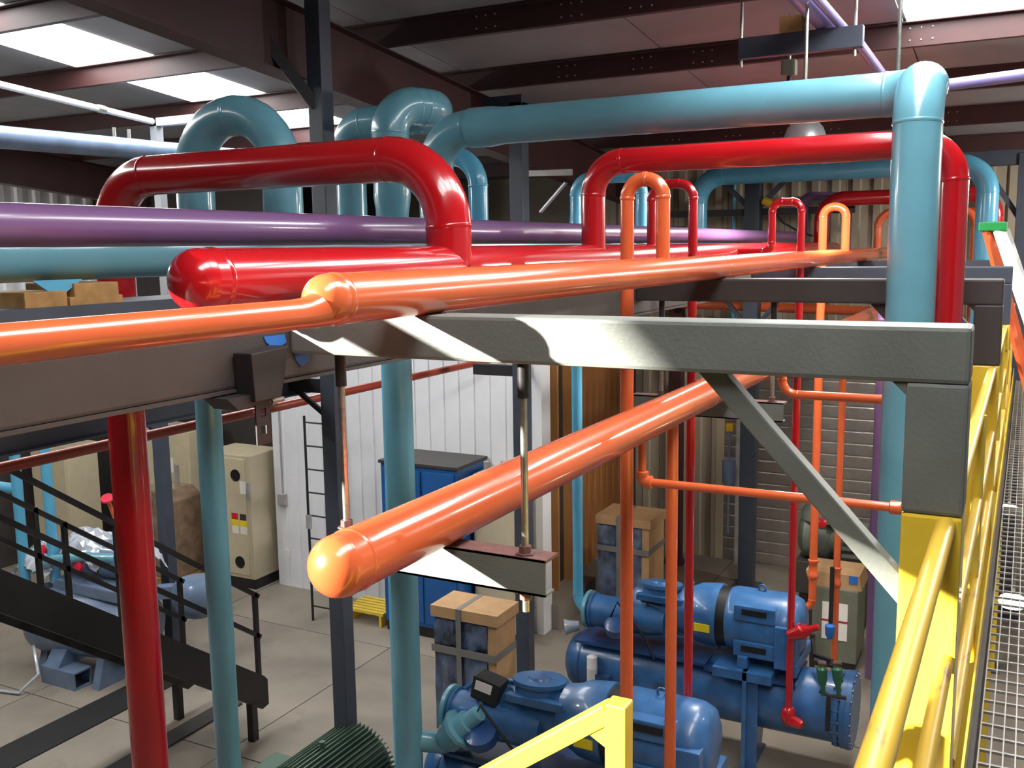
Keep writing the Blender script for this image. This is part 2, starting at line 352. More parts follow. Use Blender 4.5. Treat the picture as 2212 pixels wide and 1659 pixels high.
# hanger trapezes for the lower header
def trapeze(y, xl, xr, rods, label):
    t = thing('pipe_trapeze', label, 'hanger', ((xl+xr)/2, y, 4.05), 'trapeze hangers under the rack')
    MB().box((xl, y-.035, 4.053), (xr, y-.027, 4.178)).box((xl, y-.035, 4.053), (xr, y+.035, 4.061)).build('channel', STEEL, t)
    box('channel_top', (xl-.004, y-.035, 4.17), (xr+.004, y+.06, 4.18), RUST, t)
    for x in rods:
        tube('hanger_rod', [(x, y, 3.98), (x, y, BB)], .0125, ZINC, t, 12)
        tube('rod_sleeve', [(x, y, BB-.12), (x, y, BB)], .02, BLACKST, t, 12)
        lathe('nut', (x, y, 4.18), (0, 0, 1), [(0, .034), (.006, .034), (.006, .022), (.03, .022)], RUST, t, 6)
        lathe('nut', (x, y, 4.053), (0, 0, -1), [(0, .034), (.006, .034), (.006, .022), (.03, .022)], RUST, t, 6)
    return t
r1 = py(1130, 820, 2.826); r2 = py(736, 800, 2.826)
trapeze(2.826, -2.2, -1.36, (r1.x, r2.x), 'channel trapeze on bright rods under the capped lower orange header')
q = py(1668, 860, 6.376); trapeze(6.376, -2.4, q.x+.08, (q.x, -2.2), 'channel trapeze under the dark grey rack frame')

# ------------------------------------------------------------------ headers
t = thing('pipe_header', 'upper orange header pipe with domed end lying on the rack frames', 'pipe', (-1.8, 2.8, 4.98))
OX, OZ, OR_ = -1.81, 5.058, .077
pipe(t, [(OX, 2.2795, OZ), (OX, 15.2, OZ)], OR_, ORANGE)
lathe('end_cap', (OX, 2.28, OZ), (0, 1, 0), dome(OR_, .07), ORANGE, t)
MB().sweep([(OX, y, OZ) for y in (2.30, 2.31, 2.32, 2.33)], [OR_, OR_+.003, OR_+.003, OR_], 28).build('weld_bead', ORANGE, t, smooth=True); MB().sweep([(OX, y, OZ) for y in (6.40, 6.41, 6.42, 6.43)], [OR_, OR_+.003, OR_+.003, OR_], 28).build('weld_bead', ORANGE, t, smooth=True)
SZ = 5.024
MB().sweep([(OX, .5, SZ), (OX, 1.0, SZ), (OX, 2.13, SZ), (OX, 2.18, SZ+.001), (OX, 2.22, SZ+.006), (OX, 2.27, SZ+.016), (OX, 2.33, SZ+.03)], [.043, .043, .043, .045, .051, .059, .07], 28).build('branch_pipe', ORANGE, t, smooth=True)
t = thing('pipe_header', 'thick red header pipe with sunlit domed cap on the dark rack beam', 'pipe', (-2.48, 3, 4.98))
RX, RZ, RR = -2.48, 5.106, .11
cy = px(358, 612, RX).y+.05
pipe(t, [(RX, cy+.0895, RZ), (RX, 14.6, RZ)], RR, RED)
lathe('end_cap', (RX, cy+.09, RZ), (0, 1, 0), dome(RR, .09), RED, t, 36)
MB().sweep([(RX, cy+a, RZ) for a in (.14, .148, .156, .164)], [RR, RR+.004, RR+.004, RR], 28).build('weld_bead', RED, t, smooth=True)
for y in (2.826, 6.376, 9.536, 12.776): box('pipe_saddle', (RX-.06, y-.06, 4.925), (RX+.06, y+.06, 5.004), DSTEEL, t)
t = thing('pipe_header', 'purple header pipe running behind the red riser', 'pipe', (-2.86, 8, 5.2))
PX, PZ, PR = -2.87, 5.296, .071
pipe(t, [(PX, .5, PZ), (PX, 14.35, PZ), (PX, 14.35, 5.86), (PX+.5, 15.0, 5.86), (PX+.5, FAR-.1, 5.86)], PR, PURPLE, bend=.16)
t = thing('pipe_header', 'light blue header pipe behind and below the purple one, on timber blocks', 'pipe', (-3.9, 5, 5.08))
BX, BZ, BR = -3.9, 5.2, .118
pipe(t, [(BX, .8, BZ), (BX, 14.2, BZ)], BR, BLUE)
t = thing('pipe_header', 'lower orange header pipe with sunlit domed cap hung on rod trapezes', 'pipe', (-1.76, 3, 4.18))
LX, LZ, LR = -1.762, 4.276, .095
lc = px(676, 1235, LX).y+.03
pipe(t, [(LX, lc+.0845, LZ), (LX, 14.4, LZ)], LR, ORANGE)
lathe('end_cap', (LX, lc+.085, LZ), (0, 1, 0), dome(LR, .085), ORANGE, t, 36)
MB().sweep([(LX, lc+a, LZ) for a in (.14, .146, .152, .158)], [LR, LR+.003, LR+.003, LR], 28).build('weld_bead', ORANGE, t, smooth=True); MB().sweep([(LX, 5.93+a, LZ) for a in (.0, .006, .012, .018)], [LR, LR+.003, LR+.003, LR], 28).build('weld_bead', ORANGE, t, smooth=True)
t = thing('overhead_pipe', 'thin brick-red pipe crossing in front of the white liner wall', 'pipe', (-5.9, 8, 3.8))
pipe(t, [(-5.92, 2.5, 3.815), (-5.92, 11.38, 3.815)], .040, BRICK)
# timber blocks under the blue header
for k, (u0, v0, u1, v1, lab) in enumerate(((42, 632, 138, 668, 'split timber block with pale blue overspray under the blue header'), (150, 612, 248, 640, 'clean square timber block wedged under the blue header'), (141, 642, 258, 668, 'weathered lower timber block beside the thick red drop'))):
    a = px(u0, v0, -3.75); b = px(u1, v1, -3.75)
    z0, z1 = (b.z, a.z); o = box('timber_block', (-4.05, a.y, z0), (-3.72, b.y, z1), TIMBER, bev=.006); tag(o, lab, 'wood block', 'timber cribbing')
a = px(20, 668, -3.75); b = px(300, 700, -3.75)
tag(MB().box((-4.1, a.y-.6, b.z-.15), (-3.7, b.y+1.5, a.z)).build('cribbing_beam', BSTEEL), 'blue-grey beam carrying the timber blocks', 'beam')
sp = px(70, 622, -3.74); tag(MB().prism([(sp.y, sp.z+.03), (sp.y+.25, sp.z+.03), (sp.y+.12, sp.z-.05)], 'x', -3.745, -3.735).build('paint_tape', SKYB), 'pale blue tape flap over the split timber block', 'tape')

# ------------------------------------------------------------------ loops and drops
def loop(label, pts, R, m, bend=None, name='pipe_loop', group=None):
    t = thing(name, label, 'pipe', V(pts[-1]), group); pipe(t, pts, R, m, bend); return t
LY = 4.07
c1 = py(273, 905, LY); c2 = py(323, 1575, LY); rx = -4.8; zt = 5.64
loop('thick red pipe loop rising from the red header over the purple pipe', [(RX, LY, RZ), (RX, LY, zt), (c1.x, LY, zt), (c1.x, LY, 1.45), (c1.x-1.2, LY+.1, 1.4)], RR, RED, .335)
# blue return loop left of the red one
UY = 4.62; ur = py(612, 440, UY).x; ul = py(424, 440, UY).x
t = loop('wide light blue return bend standing behind the red loop', [(ur, UY, BZ), (ur, UY, 6.02), (ul, UY, 6.02), (ul, UY, 5.3)], .118, BLUE, (ur-ul)/2*.98)
lathe('reducer', (ul, UY, 5.3), (0, 0, -1), [(0, .118), (.05, .116), (.2, .085), (.25, .082)], BLUE, t)
pipe(t, [(ul, UY, 5.06), (ul, UY, 1.15), (ul-1.0, UY+.1, 1.1)], .082, BLUE, .24)
# blue column over the front compressor
CY = 6.25; cx = py(859, 800, CY).x; bx = py(758, 440, 6.98).x
t = loop('light blue suction column with a bulging return elbow on top', [(BX-.06, 6.98, 5.16), (bx, 6.98, 5.16), (bx, 6.98, 6.26), (-4.36, 6.95, 6.28), (-4.13, 6.62, 6.28), (cx, CY, 6.28), (cx, CY, 5.62)], .14, BLUE, .21)
lathe('reducer', (cx, CY, 5.64), (0, 0, -1), [(0, .14), (.04, .142), (.2, .118), (.26, .113)], BLUE, t)
pipe(t, [(cx, CY, 5.4), (cx, CY, .75), (cx+.05, CY+.1, .4)], .110, BLUE, .2)
# long blue run to the catwalk side
RY = 6.05; za = py(1500, 238, RY).z; lx = BX+.12
rr = py(1981, 300, 5.62)
t = loop('long light blue pipe run ending in a tall riser beside the grey crossbeam', [(lx, RY, BZ), (lx, RY, za), (rr.x, RY, za), (rr.x, 5.62, za), (rr.x, 5.62, .9), (rr.x-.5, 5.9, .7)], .124, BLUE, .27)
lathe('reducer', (lx+.3, RY, za), (1, 0, 0), [(0, .136), (.16, .136), (.24, .126), (.26, .124)], BLUE, t)
# medium blue loop behind
mr = py(1033, 420, 7.25)
loop('medium blue pipe bend seen under the long blue run', [(mr.x, 7.25, 5.2), (mr.x, 7.25, 5.98), (mr.x-.95, 7.25, 5.98), (mr.x-.95, 7.25, .2)], .082, SKYB, .26)
# red loop to the catwalk side
ry = px(1282, 520, RX).y; rz = py(1700, 327, ry).z; rrx = py(2050, 600, ry).x
loop('long red pipe loop dropping behind the tall blue riser', [(RX, ry, RZ), (RX, ry, rz), (rrx, ry, rz), (rrx, ry, 1.2), (rrx-.3, ry+.2, 1.0)], .078, RED, .2)
# orange U over the orange header
oy = px(1432, 540, OX).y; oxl = py(1355, 450, oy).x
loop('orange hairpin loop whose leg drops past the orange header to the floor machines', [(OX, oy, OZ), (OX, oy, 5.57), (oxl, oy, 5.57), (oxl, oy, .3)], .039, ORANGE, (OX-oxl)/2*.97)
# small red loop
sy = px(1407, 520, RX).y; sx = py(1496, 560, sy).x
loop('slim dark red loop with a drop leg beside the orange hairpin', [(RX, sy, RZ), (RX, sy, 5.645), (sx, sy, 5.645), (sx, sy, .3)], .034, RED, .11)
# thin blue loop to the rear compressor
ty = 9.44; tl = py(1245, 600, ty).x; tr = py(1386, 420, ty).x
t = loop('slim sky blue pipe bending into the rear compressor inlet', [(tr, ty, BZ), (tr, ty, 5.9), (tl, ty, 5.9), (tl, ty, 5.5)], .062, SKYB, .17)
lathe('reducer', (tl, ty, 5.52), (0, 0, -1), [(0, .062), (.1, .074), (.2, .06), (.3, .057)], SKYB, t)
pipe(t, [(tl, ty, 5.3), (tl, ty, 1.27), (tl+.42, ty-.03, 1.2)], .056, SKYB, .2)
# far blue loop
fy = 13.5; fl_ = py(1508, 430, fy).x; fr = py(2133, 430, fy).x; fz = py(1750, 370, fy).z
loop('sky blue pipe run in front of the tan wall, right leg near the ladder', [(fl_, fy, BZ), (fl_, fy, fz), (fr, fy, fz), (fr, fy, 1.0)], .128, SKYB, .36)
# far dark red loop
gy = 14.2; gl = py(1775, 470, gy).x; gr = py(2152, 430, gy).x; gz = py(1850, 428, gy).z
loop('dark red pipe run along the tan wall behind the orange hairpins', [(gl, gy, RZ), (gl, gy, gz), (gr, gy, gz), (gr, gy, 2.0)], .1, RED, .3)
loop('thin dark red pipe below the far red run', [py(1950, 455, 14.6), py(2110, 452, 14.6), py(2110, 452, 14.6)-V((0, 0, 5.6))], .03, BRICK, .08)
# small red loop with the drop to the rear vessel
vy = 9.02; va = py(1668, 470, vy).x; vb = py(1731, 470, vy).x; vz = py(1700, 436, vy).z
t = loop('bright red square loop feeding a valved drop onto the rear blue vessel', [(RX+.05, vy, 5.13), (va, vy, 5.13), (va, vy, vz), (vb, vy, vz), (vb, vy, .72)], .034, RED, .085)
def angle_valve(root, base, R, m, d=(.8, -.25, .55), s=1.0):
    d = V(d).normalized(); b = V(base)
    MB().lathe(b, d, [(-.05*s, R*1.0), (0, R*1.5), (.08*s, R*1.7), (.1*s, R*2.0), (.13*s, R*2.0), (.13*s, R*1.3), (.2*s, R*1.25), (.2*s, R*.85), (.3*s, R*.8), (.31*s, R*.4)], 10).build('valve_bonnet', m, root, smooth=True)
vm = py(1700, 1360, vy); angle_valve(t, (vb+.02, vy-.02, vm.z-.03), .042, RED, (1, .1, .45), .85)
lathe('check_valve', (vb, vy, .82), (0, 0, -1), [(0, .035), (.02, .06), (.1, .075), (.16, .06), (.2, .02)], RED, t, 10)
lathe('valve_cap', (vb+.02, vy-.02, .7), (1, -.2, -.2), [(0, .06), (.08, .055), (.12, .04), (.13, .02)], RED, t, 8)
# orange hairpin behind
ey = px(1826, 530, OX).y; ex = py(1778, 480, ey).x
t = loop('far orange hairpin loop with a drop behind the rear motor', [(OX, ey, OZ), (OX, ey, 5.6), (ex, ey, 5.6), (ex, ey, .95), (ex-.5, ey, .92), (ex-.5, ey, .02)], .046, ORANGE, .11)
lathe('stop_valve', (ex, ey, 1.55), (0, 0, -1), [(0, .046), (.01, .062), (.03, .062), (.05, .05), (.16, .05), (.18, .062), (.22, .062), (.24, .05)], ORANGE, t)
iy = 14.2; il = OX-.03
loop('last orange bend before the tan wall', [(il, iy, OZ), (il, iy, py(1900, 458, iy).z), (il+1.2, iy, py(1900, 458, iy).z), (il+1.2, iy, .05)], .052, ORANGE, .2)
# drops from the lower orange header
dy = px(1453, 930, LX).y
t = thing('drop_pipe', 'orange drop pipe welded under the lower orange header', 'pipe', (LX, dy, .3)); pipe(t, [(LX, dy, LZ-.05), (LX, dy, .3)], .034, ORANGE)
tube('weld_bead', [(LX, dy, LZ-.125), (LX, dy, LZ-.115)], .0365, ORANGE, t)
by = px(1387, 960, LX).y; bz = py(1386, 1040, by).z; be = py(1945, 1105, by)
t = thing('branch_pipe', 'thin orange branch with threaded elbow running level to the yellow post', 'pipe', (LX, by, bz))
tube('pipe_run', [(LX, by, LZ-.05), (LX, by, bz)], .022, ORANGE, t); tube('pipe_run', [(LX, by, bz), (be.x, by, bz)], .0225, ORANGE, t)
MB().sweep(fillet((LX, by, bz+.06), (LX, by, bz), (LX+.06, by, bz), .03), .03, 16).build('threaded_elbow', ORANGE, t, smooth=True)
for p, d in (((LX, by, bz+.02), (0, 0, 1)), ((LX+.02, by, bz), (1, 0, 0))): lathe('elbow_collar', p, d, [(0, .031), (.012, .036), (.035, .036), (.038, .03)], ORANGE, t, 16)
lathe('coupling', (be.x-.05, by, bz), (1, 0, 0), [(0, .025), (.005, .033), (.05, .033), (.06, .03)], ORANGE, t, 16)
ny = 8.0; na = py(1697, 820, ny); nb = py(1730, 853, ny); nc = py(1906, 856, ny)
t = thing('stub_pipe', 'short orange stub bent level with a cut open end', 'pipe', (LX, ny, nb.z)); pipe(t, [(LX+.03, ny, LZ-.04), (LX+.03, ny, nb.z), (nc.x, ny, nb.z)], .036, ORANGE, .12)
wy = 11.0; wx = py(1815, 1000, wy).x
t = thing('drop_pipe', 'slim orange drop with a stop valve beside the olive control box', 'pipe', (wx, wy, .7)); pipe(t, [(wx, wy, LZ-.02), (wx, wy, .02)], .037, ORANGE)
lathe('stop_valve', (wx, wy, 1.62), (0, 0, -1), [(0, .037), (.01, .052), (.03, .052), (.05, .042), (.16, .042), (.18, .052), (.22, .052), (.24, .037)], ORANGE, t)
ky = 11.2; kx = py(1896, 1000, ky).x
t = thing('drop_pipe', 'purple drop pipe standing behind the tall blue riser', 'pipe', (kx, ky, .5)); pipe(t, [(kx-.25, ky+2.2, 4.85), (kx, ky, 4.55), (kx, ky, .3)], .056, PURPLE, .2)
t = thing('overhead_pipe', 'level orange pipe under the rack close to the tan wall', 'pipe', (-3, 14.6, 4.3)); pipe(t, [(-4.8, 14.76, 4.3), (-1.5, 14.76, 4.22)], .07, ORANGE)
# thin blue vertical tube on the tan wall
a = py(1577, 420, 15.3); t = thing('drop_pipe', 'slim blue tube standing against the tan ribbed wall', 'pipe', (a.x, 15.54, 3)); pipe(t, [(a.x, 15.54, 6.2), (a.x, 15.54, 4.0)], .035, SKYB)

# ------------------------------------------------------------------ building steel
def column(name, x, y, s, z0, z1, m, label, plate=True):
    t = thing(name, label, 'column', (x, y, z0)); box('shaft', (x-s/2, y-s/2, z0), (x+s/2, y+s/2, z1), m, t, bev=.008)
    if plate: box('base_plate', (x-s*.9, y-s*.9, z0), (x+s*.9, y+s*.9, z0+.02), m, t)
    return t
t = column('steel_column', -5.11, 6.46, .145, 0, roofz(6.46)-.01, BSTEEL, 'dark steel column rising past the hanger rod to the rafter')
bar('knee_brace', (-5.13, 6.42, 6.35), (-5.6, 6.0, 7.2), .07, .09, BLACKST, t)
box('bracket_arm', (-5.6, 6.41, 4.02), (-5.11, 6.51, 4.14), BLACKST, t); bar('bracket_strut', (-5.5, 6.46, 4.03), (-5.15, 6.46, 3.8), .03, .04, BLACKST, t)
t = column('steel_column', -4.95, 9.62, .16, 0, 6.75, BSTEEL, 'blue-grey column behind the wrapped pallet box')
box('cap_beam', (-6.4, 9.54, 6.62), (-4.87, 9.7, 6.82), BSTEEL, t)
box('cap_beam', (-4.95, 9.54, 4.75), (-4.87, 9.7, 4.9), BSTEEL, t)
box('bracket_arm', (-5.55, 9.57, 3.78), (-4.9, 9.67, 3.9), BLACKST, t)
t = column('steel_column', -3.6, 14.46, .22, 0, 6.3, BSTEEL, 'blue-grey building column in front of the foil roll-up door')
for s in (-1, 1): bar('knee_brace', (-3.6+s*.08, 14.46, 5.75), (-3.6+s*.55, 14.46, 6.2), .07, .07, BSTEEL, t)
for s in (-1, 1): bar('knee_brace', (-3.6+s*.08, 14.46, 4.0), (-3.6+s*.4, 14.46, 4.4), .06, .06, BSTEEL, t)
box('girt_arm', (-5.0, 14.5, 5.62), (-2.2, 14.56, 5.72), BLACKST, t)
box('sight_conduit', (-3.77, 14.34, .35), (-3.71, 14.4, 3.2), GALV, t)
lathe('filter_bowl', (-3.86, 14.3, 2.0), (0, 0, -1), [(0, .02), (.02, .1), (.35, .1), (.45, .05), (.5, .02)], GREYBL, t, 14)
tube('drain_tube', [(-3.86, 14.3, 2.5), (-3.86, 14.3, .85)], .02, GREYBL, t, 8)
lathe('filter_cap', (-3.86, 14.3, 2.55), (0, 0, -1), [(0, .06), (.12, .06)], CORD, t, 12)
t = column('steel_column', -.08, 14.9, .22, 0, 6.35, BSTEEL, 'blue-grey column beyond the orange and white ladder')
box('eave_beam', (-1.6, 14.82, 6.2), (3, 14.98, 6.4), BSTEEL, t); bar('knee_brace', (-.15, 14.9, 5.5), (-.6, 14.9, 6.2), .07, .07, BSTEEL, t)
t = column('timber_column', -4.95, 15.1, .2, 0, 5.5, OXIDE, 'dark red-brown post beside the roll-up door')
a = py(1168, 458, 10.6); b = py(1222, 395, 10.6)
tag(bar('steel_brace', a, b, .07, .02, ALU, None), 'bright diagonal strap beside the long blue run', 'brace')
a = py(1140, 375, 10.7); b = py(1235, 372, 10.7); tag(bar('steel_strut', a, b, .06, .07, GALV, None), 'short grey strut right of the blue-grey column', 'strut')
# service pipes under the left roof
t = thing('overhead_pipe', 'pale blue-grey pipe lit from above near the skylights', 'pipe', (-9.2, 8, 6.3)); pipe(t, [(-9, 4.5, 6.33), (-9, 10.5, 6.40)], .112, GREYBL)
for y in (7.75, 7.95): tube('vent_nipple', [(-9, y, 6.44), (-9, y, 6.58)], .02, ZINC, t, 8)
t = thing('conduit', 'thin white conduit climbing from the pale pipe frame', 'conduit', (-9, 7, 6.7)); tube('conduit_run', [px(-150, 146, -9), px(330, 263, -9)], .035, WHITE, t); lathe('coupling', px(218, 236, -9), (0, 1, -.1), [(-.05, .03), (-.05, .045), (.05, .045), (.05, .03)], ZINC, t, 12)
a = px(337, 262, -9.0); t = thing('support_frame', 'pale grey angle frame holding the conduit', 'frame', (-9, a.y, 5))
box('upright', (-9.05, a.y-.05, 4.5), (-8.95, a.y+.05, a.z+.03), ALU, t); box('arm', (-9.05, a.y-.05, a.z-.06), (-8.2, a.y+.05, a.z+.03), ALU, t)
t = thing('pipe_bracket', 'red-brown square bracket high on the pale end wall', 'bracket', (-14.8, 9.5, 6))
for p, q in (((-14.85, 8.6, 6.35), (-14.85, 9.9, 6.2)), ((-14.85, 9.9, 6.2), (-14.85, 9.9, 5.9)), ((-14.85, 8.6, 6.1), (-14.85, 9.7, 5.98))): bar('angle', p, q, .06, .07, BRICK, t)
# purple pipes and trapeze under the roof
TY = 8.0; a = py(1597, 100, TY); b = py(1866, 72, TY)
t = thing('pipe_trapeze', 'dark channel trapeze hung from the roof carrying purple pipes', 'hanger', ((a.x+b.x)/2, TY, 6.65))
box('channel', (a.x, TY-.04, 6.66), (b.x, TY+.04, 6.82), BSTEEL, t, bev=.006)
for u in (1602, 1848):
    q = py(u, 60, TY); tube('hanger_rod', [(q.x, TY, 6.6), (q.x, TY, roofz(TY))], .012, ZINC, t, 8)
t = thing('overhead_pipe', 'thick purple pipe resting on the roof trapeze', 'pipe', (-1.6, 6, 6.9)); xa = py(1775, 30, TY).x
pipe(t, [(xa, 3.5, 6.9), (xa, 8.3, 6.9)], .075, LILAC)
t = thing('overhead_pipe', 'slim lilac pipe beside the thick one on the roof trapeze', 'pipe', (-1.35, 6, 6.9)); xb = py(1812, 40, TY).x
pipe(t, [(xb, 3.5, 6.86), (xb, 8.3, 6.86)], .035, LILAC)
t = thing('overhead_pipe', 'lilac pipe slanting from the trapeze down toward the riser top', 'pipe', (-1.2, 8.4, 6.6)); pipe(t, [py(1838, 70, 8.1), py(1905, 160, 9.2)], .04, LILAC)
t = thing('overhead_pipe', 'level lilac pipe leaving right from the riser top', 'pipe', (0, 8, 6.7)); pipe(t, [py(2020, 187, 7.6), py(2300, 150, 7.6)], .04, LILAC)
tag(box('wood_spacer', (py(1690, 40, TY).x, TY-.1, 6.82), (py(1738, 40, TY).x, TY+.1, 6.93), TIMBER), 'wood spacer block on the roof trapeze', 'wood block')
for k, (u, v, Y, lab) in enumerate(((1740, 170, 7.2, 'short bright rod above the long blue run'), (1940, 148, 6.2, 'long bright rod meeting the blue run near its riser'))):
    q = py(u, v, Y); tag(tube('hanger_rod', [(q.x, Y, q.z-.05), (q.x, Y, roofz(Y)-.02)], .012, ZINC, None, 8), lab, 'rod')
q = py(1705, 148, 8.6); t = thing('gas_detector', 'small grey detector box on a stem over the long blue run', 'detector', (q.x, 8.6, q.z-.2))
box('housing', (q.x-.06, 8.55, q.z-.06), (q.x+.06, 8.65, q.z+.07), OLIVE, t, bev=.015); tube('stem', [(q.x, 8.6, q.z-.16), (q.x, 8.6, q.z-.05)], .02, BLACKST, t, 10); tube('stem', [(q.x, 8.6, q.z+.06), (q.x, 8.6, roofz(8.6)-.02)], .012, ZINC, t, 8)
# high bay lamp
q = py(1739, 290, 10.0)
t = thing('highbay_lamp', 'spun aluminium high bay lamp hanging behind the long red loop', 'lamp', (q.x, 10, q.z))
lathe('shade', (q.x, 10, q.z+.16), (0, 0, -1), [(0, .04), (.01, .07), (.04, .12), (.1, .17), (.18, .2), (.34, .23), (.34, .222), (.19, .19), (.1, .15)], ALU, t, 32)
tube('stem', [(q.x, 10, q.z+.15), (q.x, 10, roofz(10))], .015, ZINC, t, 10); lathe('bulb', (q.x, 10, q.z), (0, 0, -1), [(0, .03), (.05, .06), (.12, .06), (.17, .02)], LAMPM, t, 14)
ld = bpy.data.lights.new('lamp_light', 'AREA'); ld.shape = 'DISK'; ld.size = .42; ld.energy = LAMP_W*2; ld.color = (1, .95, .88)
lo = bpy.data.objects.new('lamp_light', ld); COL.objects.link(lo); lo.parent = t; lo.location = V((q.x, 10, q.z-.24))-t.location
def lamp(x, y, label, watts, grp='added out-of-view lamps under the roof'):  # extra lamps added outside the view to brighten the hall and far wall
    t = thing('highbay_lamp', label, 'lamp', (x, y, 5.9), grp); z = 6.2
    lathe('shade', (x, y, z+.16), (0, 0, -1), [(0, .04), (.01, .07), (.04, .12), (.1, .17), (.18, .2), (.34, .23), (.34, .222), (.19, .19), (.1, .15)], ALU, t, 24)
    tube('stem', [(x, y, z+.15), (x, y, roofz(y))], .015, ZINC, t, 8); lathe('bulb', (x, y, z), (0, 0, -1), [(0, .03), (.05, .06), (.12, .06), (.17, .02)], LAMPM, t, 12)
    ld = bpy.data.lights.new('lamp_light', 'POINT'); ld.shadow_soft_size = .12; ld.energy = watts; ld.color = (1, .95, .88)
    lo = bpy.data.objects.new('lamp_light', ld); COL.objects.link(lo); lo.location = (x, y, z-.22); lo.parent = t; lo.location = V((x, y, z-.22))-t.location
for x, y, lab, wt in ((-8.7, 4.6, 'added out-of-view lamp near the pale end wall skylight', LAMP_W*1.6), (-13.6, 6.2, 'added out-of-view lamp by the pale end wall', LAMP_W*2), (2, 9, 'added out-of-view lamp over the middle of the catwalk', LAMP_W*1.2), (2, 13, 'added out-of-view lamp brightening the tan wall from the catwalk end', LAMP_W*3.6)): lamp(x, y, lab, wt)

# ------------------------------------------------------------------ catwalk, guard rails
DZ = 3.35
t = thing('catwalk', 'galvanised bar grating catwalk beside the yellow guard rail', 'catwalk', (.4, 6, DZ-.1))
g0 = box('bearing_bar', (-.075, 1.2, DZ-.03), (-.070, 14.6, DZ), GALV, t)
for i in range(1, 30): piece('bearing_bar', g0, (i*.04, 0, 0), t)
g1 = box('cross_bar', (-.075, 1.25, DZ-.012), (1.09, 1.262, DZ-.002), GALV, t)
for i in range(1, 122): piece('cross_bar', g1, (0, i*.11, 0), t)
box('side_channel', (-.115, 1.2, DZ-.22), (-.085, 14.6, DZ+.005), DSTEEL, t); box('side_channel', (1.09, 1.2, DZ-.22), (1.12, 14.6, DZ+.005), DSTEEL, t)
box('toe_board', (-.112, 1.2, DZ+.006), (-.104, 14.6, DZ+.16), YELLOW, t)
t = thing('guard_rail', 'worn yellow pipe guard rail between the viewer and the near grey frame', 'railing', (-.15, 2, DZ), 'catwalk guard rails')
def rails(t, y0, y1):
    tube('top_rail', [(-.16, y0, 4.455), (-.16, y1, 4.455)], .025, YELWORN, t, 20)
    tube('mid_rail', [(-.145, y0, 4.08), (-.145, y1, 4.08)], .021, YELWORN, t, 18)
    tube('low_rail', [(-.135, y0, 3.72), (-.135, y1, 3.72)], .021, YELWORN, t, 18)
rails(t, .7, 2.751)
for y0, lab in ((2.902, 'worn yellow pipe rails between the grey and the dark grey rack posts'), (6.452, 'worn yellow pipe rails past the dark grey rack post'), (9.612, 'worn yellow pipe rails past the blue-grey post near the ladder')):
    t = thing('guard_rail', lab, 'railing', (-.15, y0+1.5, DZ), 'catwalk guard rails'); y1 = {2.902: 6.301, 6.452: 9.461, 9.612: 12.701}[y0]; rails(t, y0, y1)
    ym = (y0+y1)/2; tube('stanchion', [(-.15, ym, DZ), (-.15, ym, 4.46)], .024, YELLOW, t, 16)
# yellow square-tube stair rail below the viewer
fy_ = 2.02; a = py(1332, 1540, fy_); s = .05
t = thing('stair_guard', 'bright yellow square-tube guard sloping down from a short post', 'railing', (a.x, fy_, 3.4))
p1 = py(1337, 1534, fy_); p0 = py(1050, 1682, fy_); d = (p0-p1).normalized()
bar('guard_post', (p1.x, fy_, 3.3), (p1.x, fy_, p1.z+.022), .052, .052, YELLOW, t, up=(0, 1, 0), bev=.005)
bar('sloping_rail', (p1.x-.02, fy_, p1.z-.004), V((p1.x, fy_, p1.z))+V((d.x, 0, d.z))*1.2, .046, .05, YELLOW, t, up=(0, 1, 0), bev=.005)
MB().prism([(p1.x-.026, p1.z-.035), (p1.x-.026, p1.z-.09), (p1.x-.08, p1.z-.06)], 'y', fy_-.02, fy_+.02).build('corner_gusset', YELLOW, t)
q = V((p1.x, fy_, p1.z))+V((d.x, 0, d.z))*1.15; bar('guard_post', (q.x, fy_, 3.0), (q.x, fy_, q.z), .05, .05, YELLOW, t, up=(0, 1, 0), bev=.005)
# orange and white step ladder
a = py(2142, 490, 11.2)
t = thing('step_ladder', 'orange and white step ladder with green cap leaning past the rack', 'ladder', (.1, 10.6, DZ))
q = V((a.x, a.y, a.z)); f1 = V((.42, 9.75, DZ))
for dx, dy in ((.07, 0), (.1, .4)): bar('white_side_rail', q+V((dx, dy, -.03)), f1+V((dx*.3, dy*1.1, 0)), .11, .05, WHITE, t)
for dx, dy in ((-.05, 0), (-.02, .38)): bar('orange_leg', q+V((dx, dy, -.03)), V((.22+dx, 10.6+dy, DZ)), .06, .05, ORANGE, t)
box('top_cap', (q.x-.12, q.y-.06, q.z-.04), (q.x+.14, q.y+.44, q.z+.05), GREEN, t, bev=.012)
for k in range(1, 6):
    c = q+(f1-q)*(k/6.); box('ladder_step', (c.x+.02, c.y, c.z-.015), (c.x+.1, c.y+.42, c.z+.01), WHITE, t)
# glowing discs hung below the catwalk
for k, (u, v) in enumerate(((2188, 1283), (2180, 1090))):
    q = pz(u, v, 2.5); t = thing('glow_disc', ('glowing round disc seen through the catwalk grating', 'second glowing disc farther along under the grating')[k], 'lamp', (q.x, q.y, 2.4))
    lathe('lens', (q.x, q.y, 2.5), (0, 0, -1), [(0, .04), (.03, .09), (.07, .1), (.1, .08)], LAMPM, t, 16); tube('stem', [(q.x, q.y, 2.49), (q.x, q.y, DZ-.2)], .015, ZINC, t, 8)
    bar('mounting_strut', (-.1, q.y, DZ-.2), (1.1, q.y, DZ-.2), .04, .04, GALV, t)

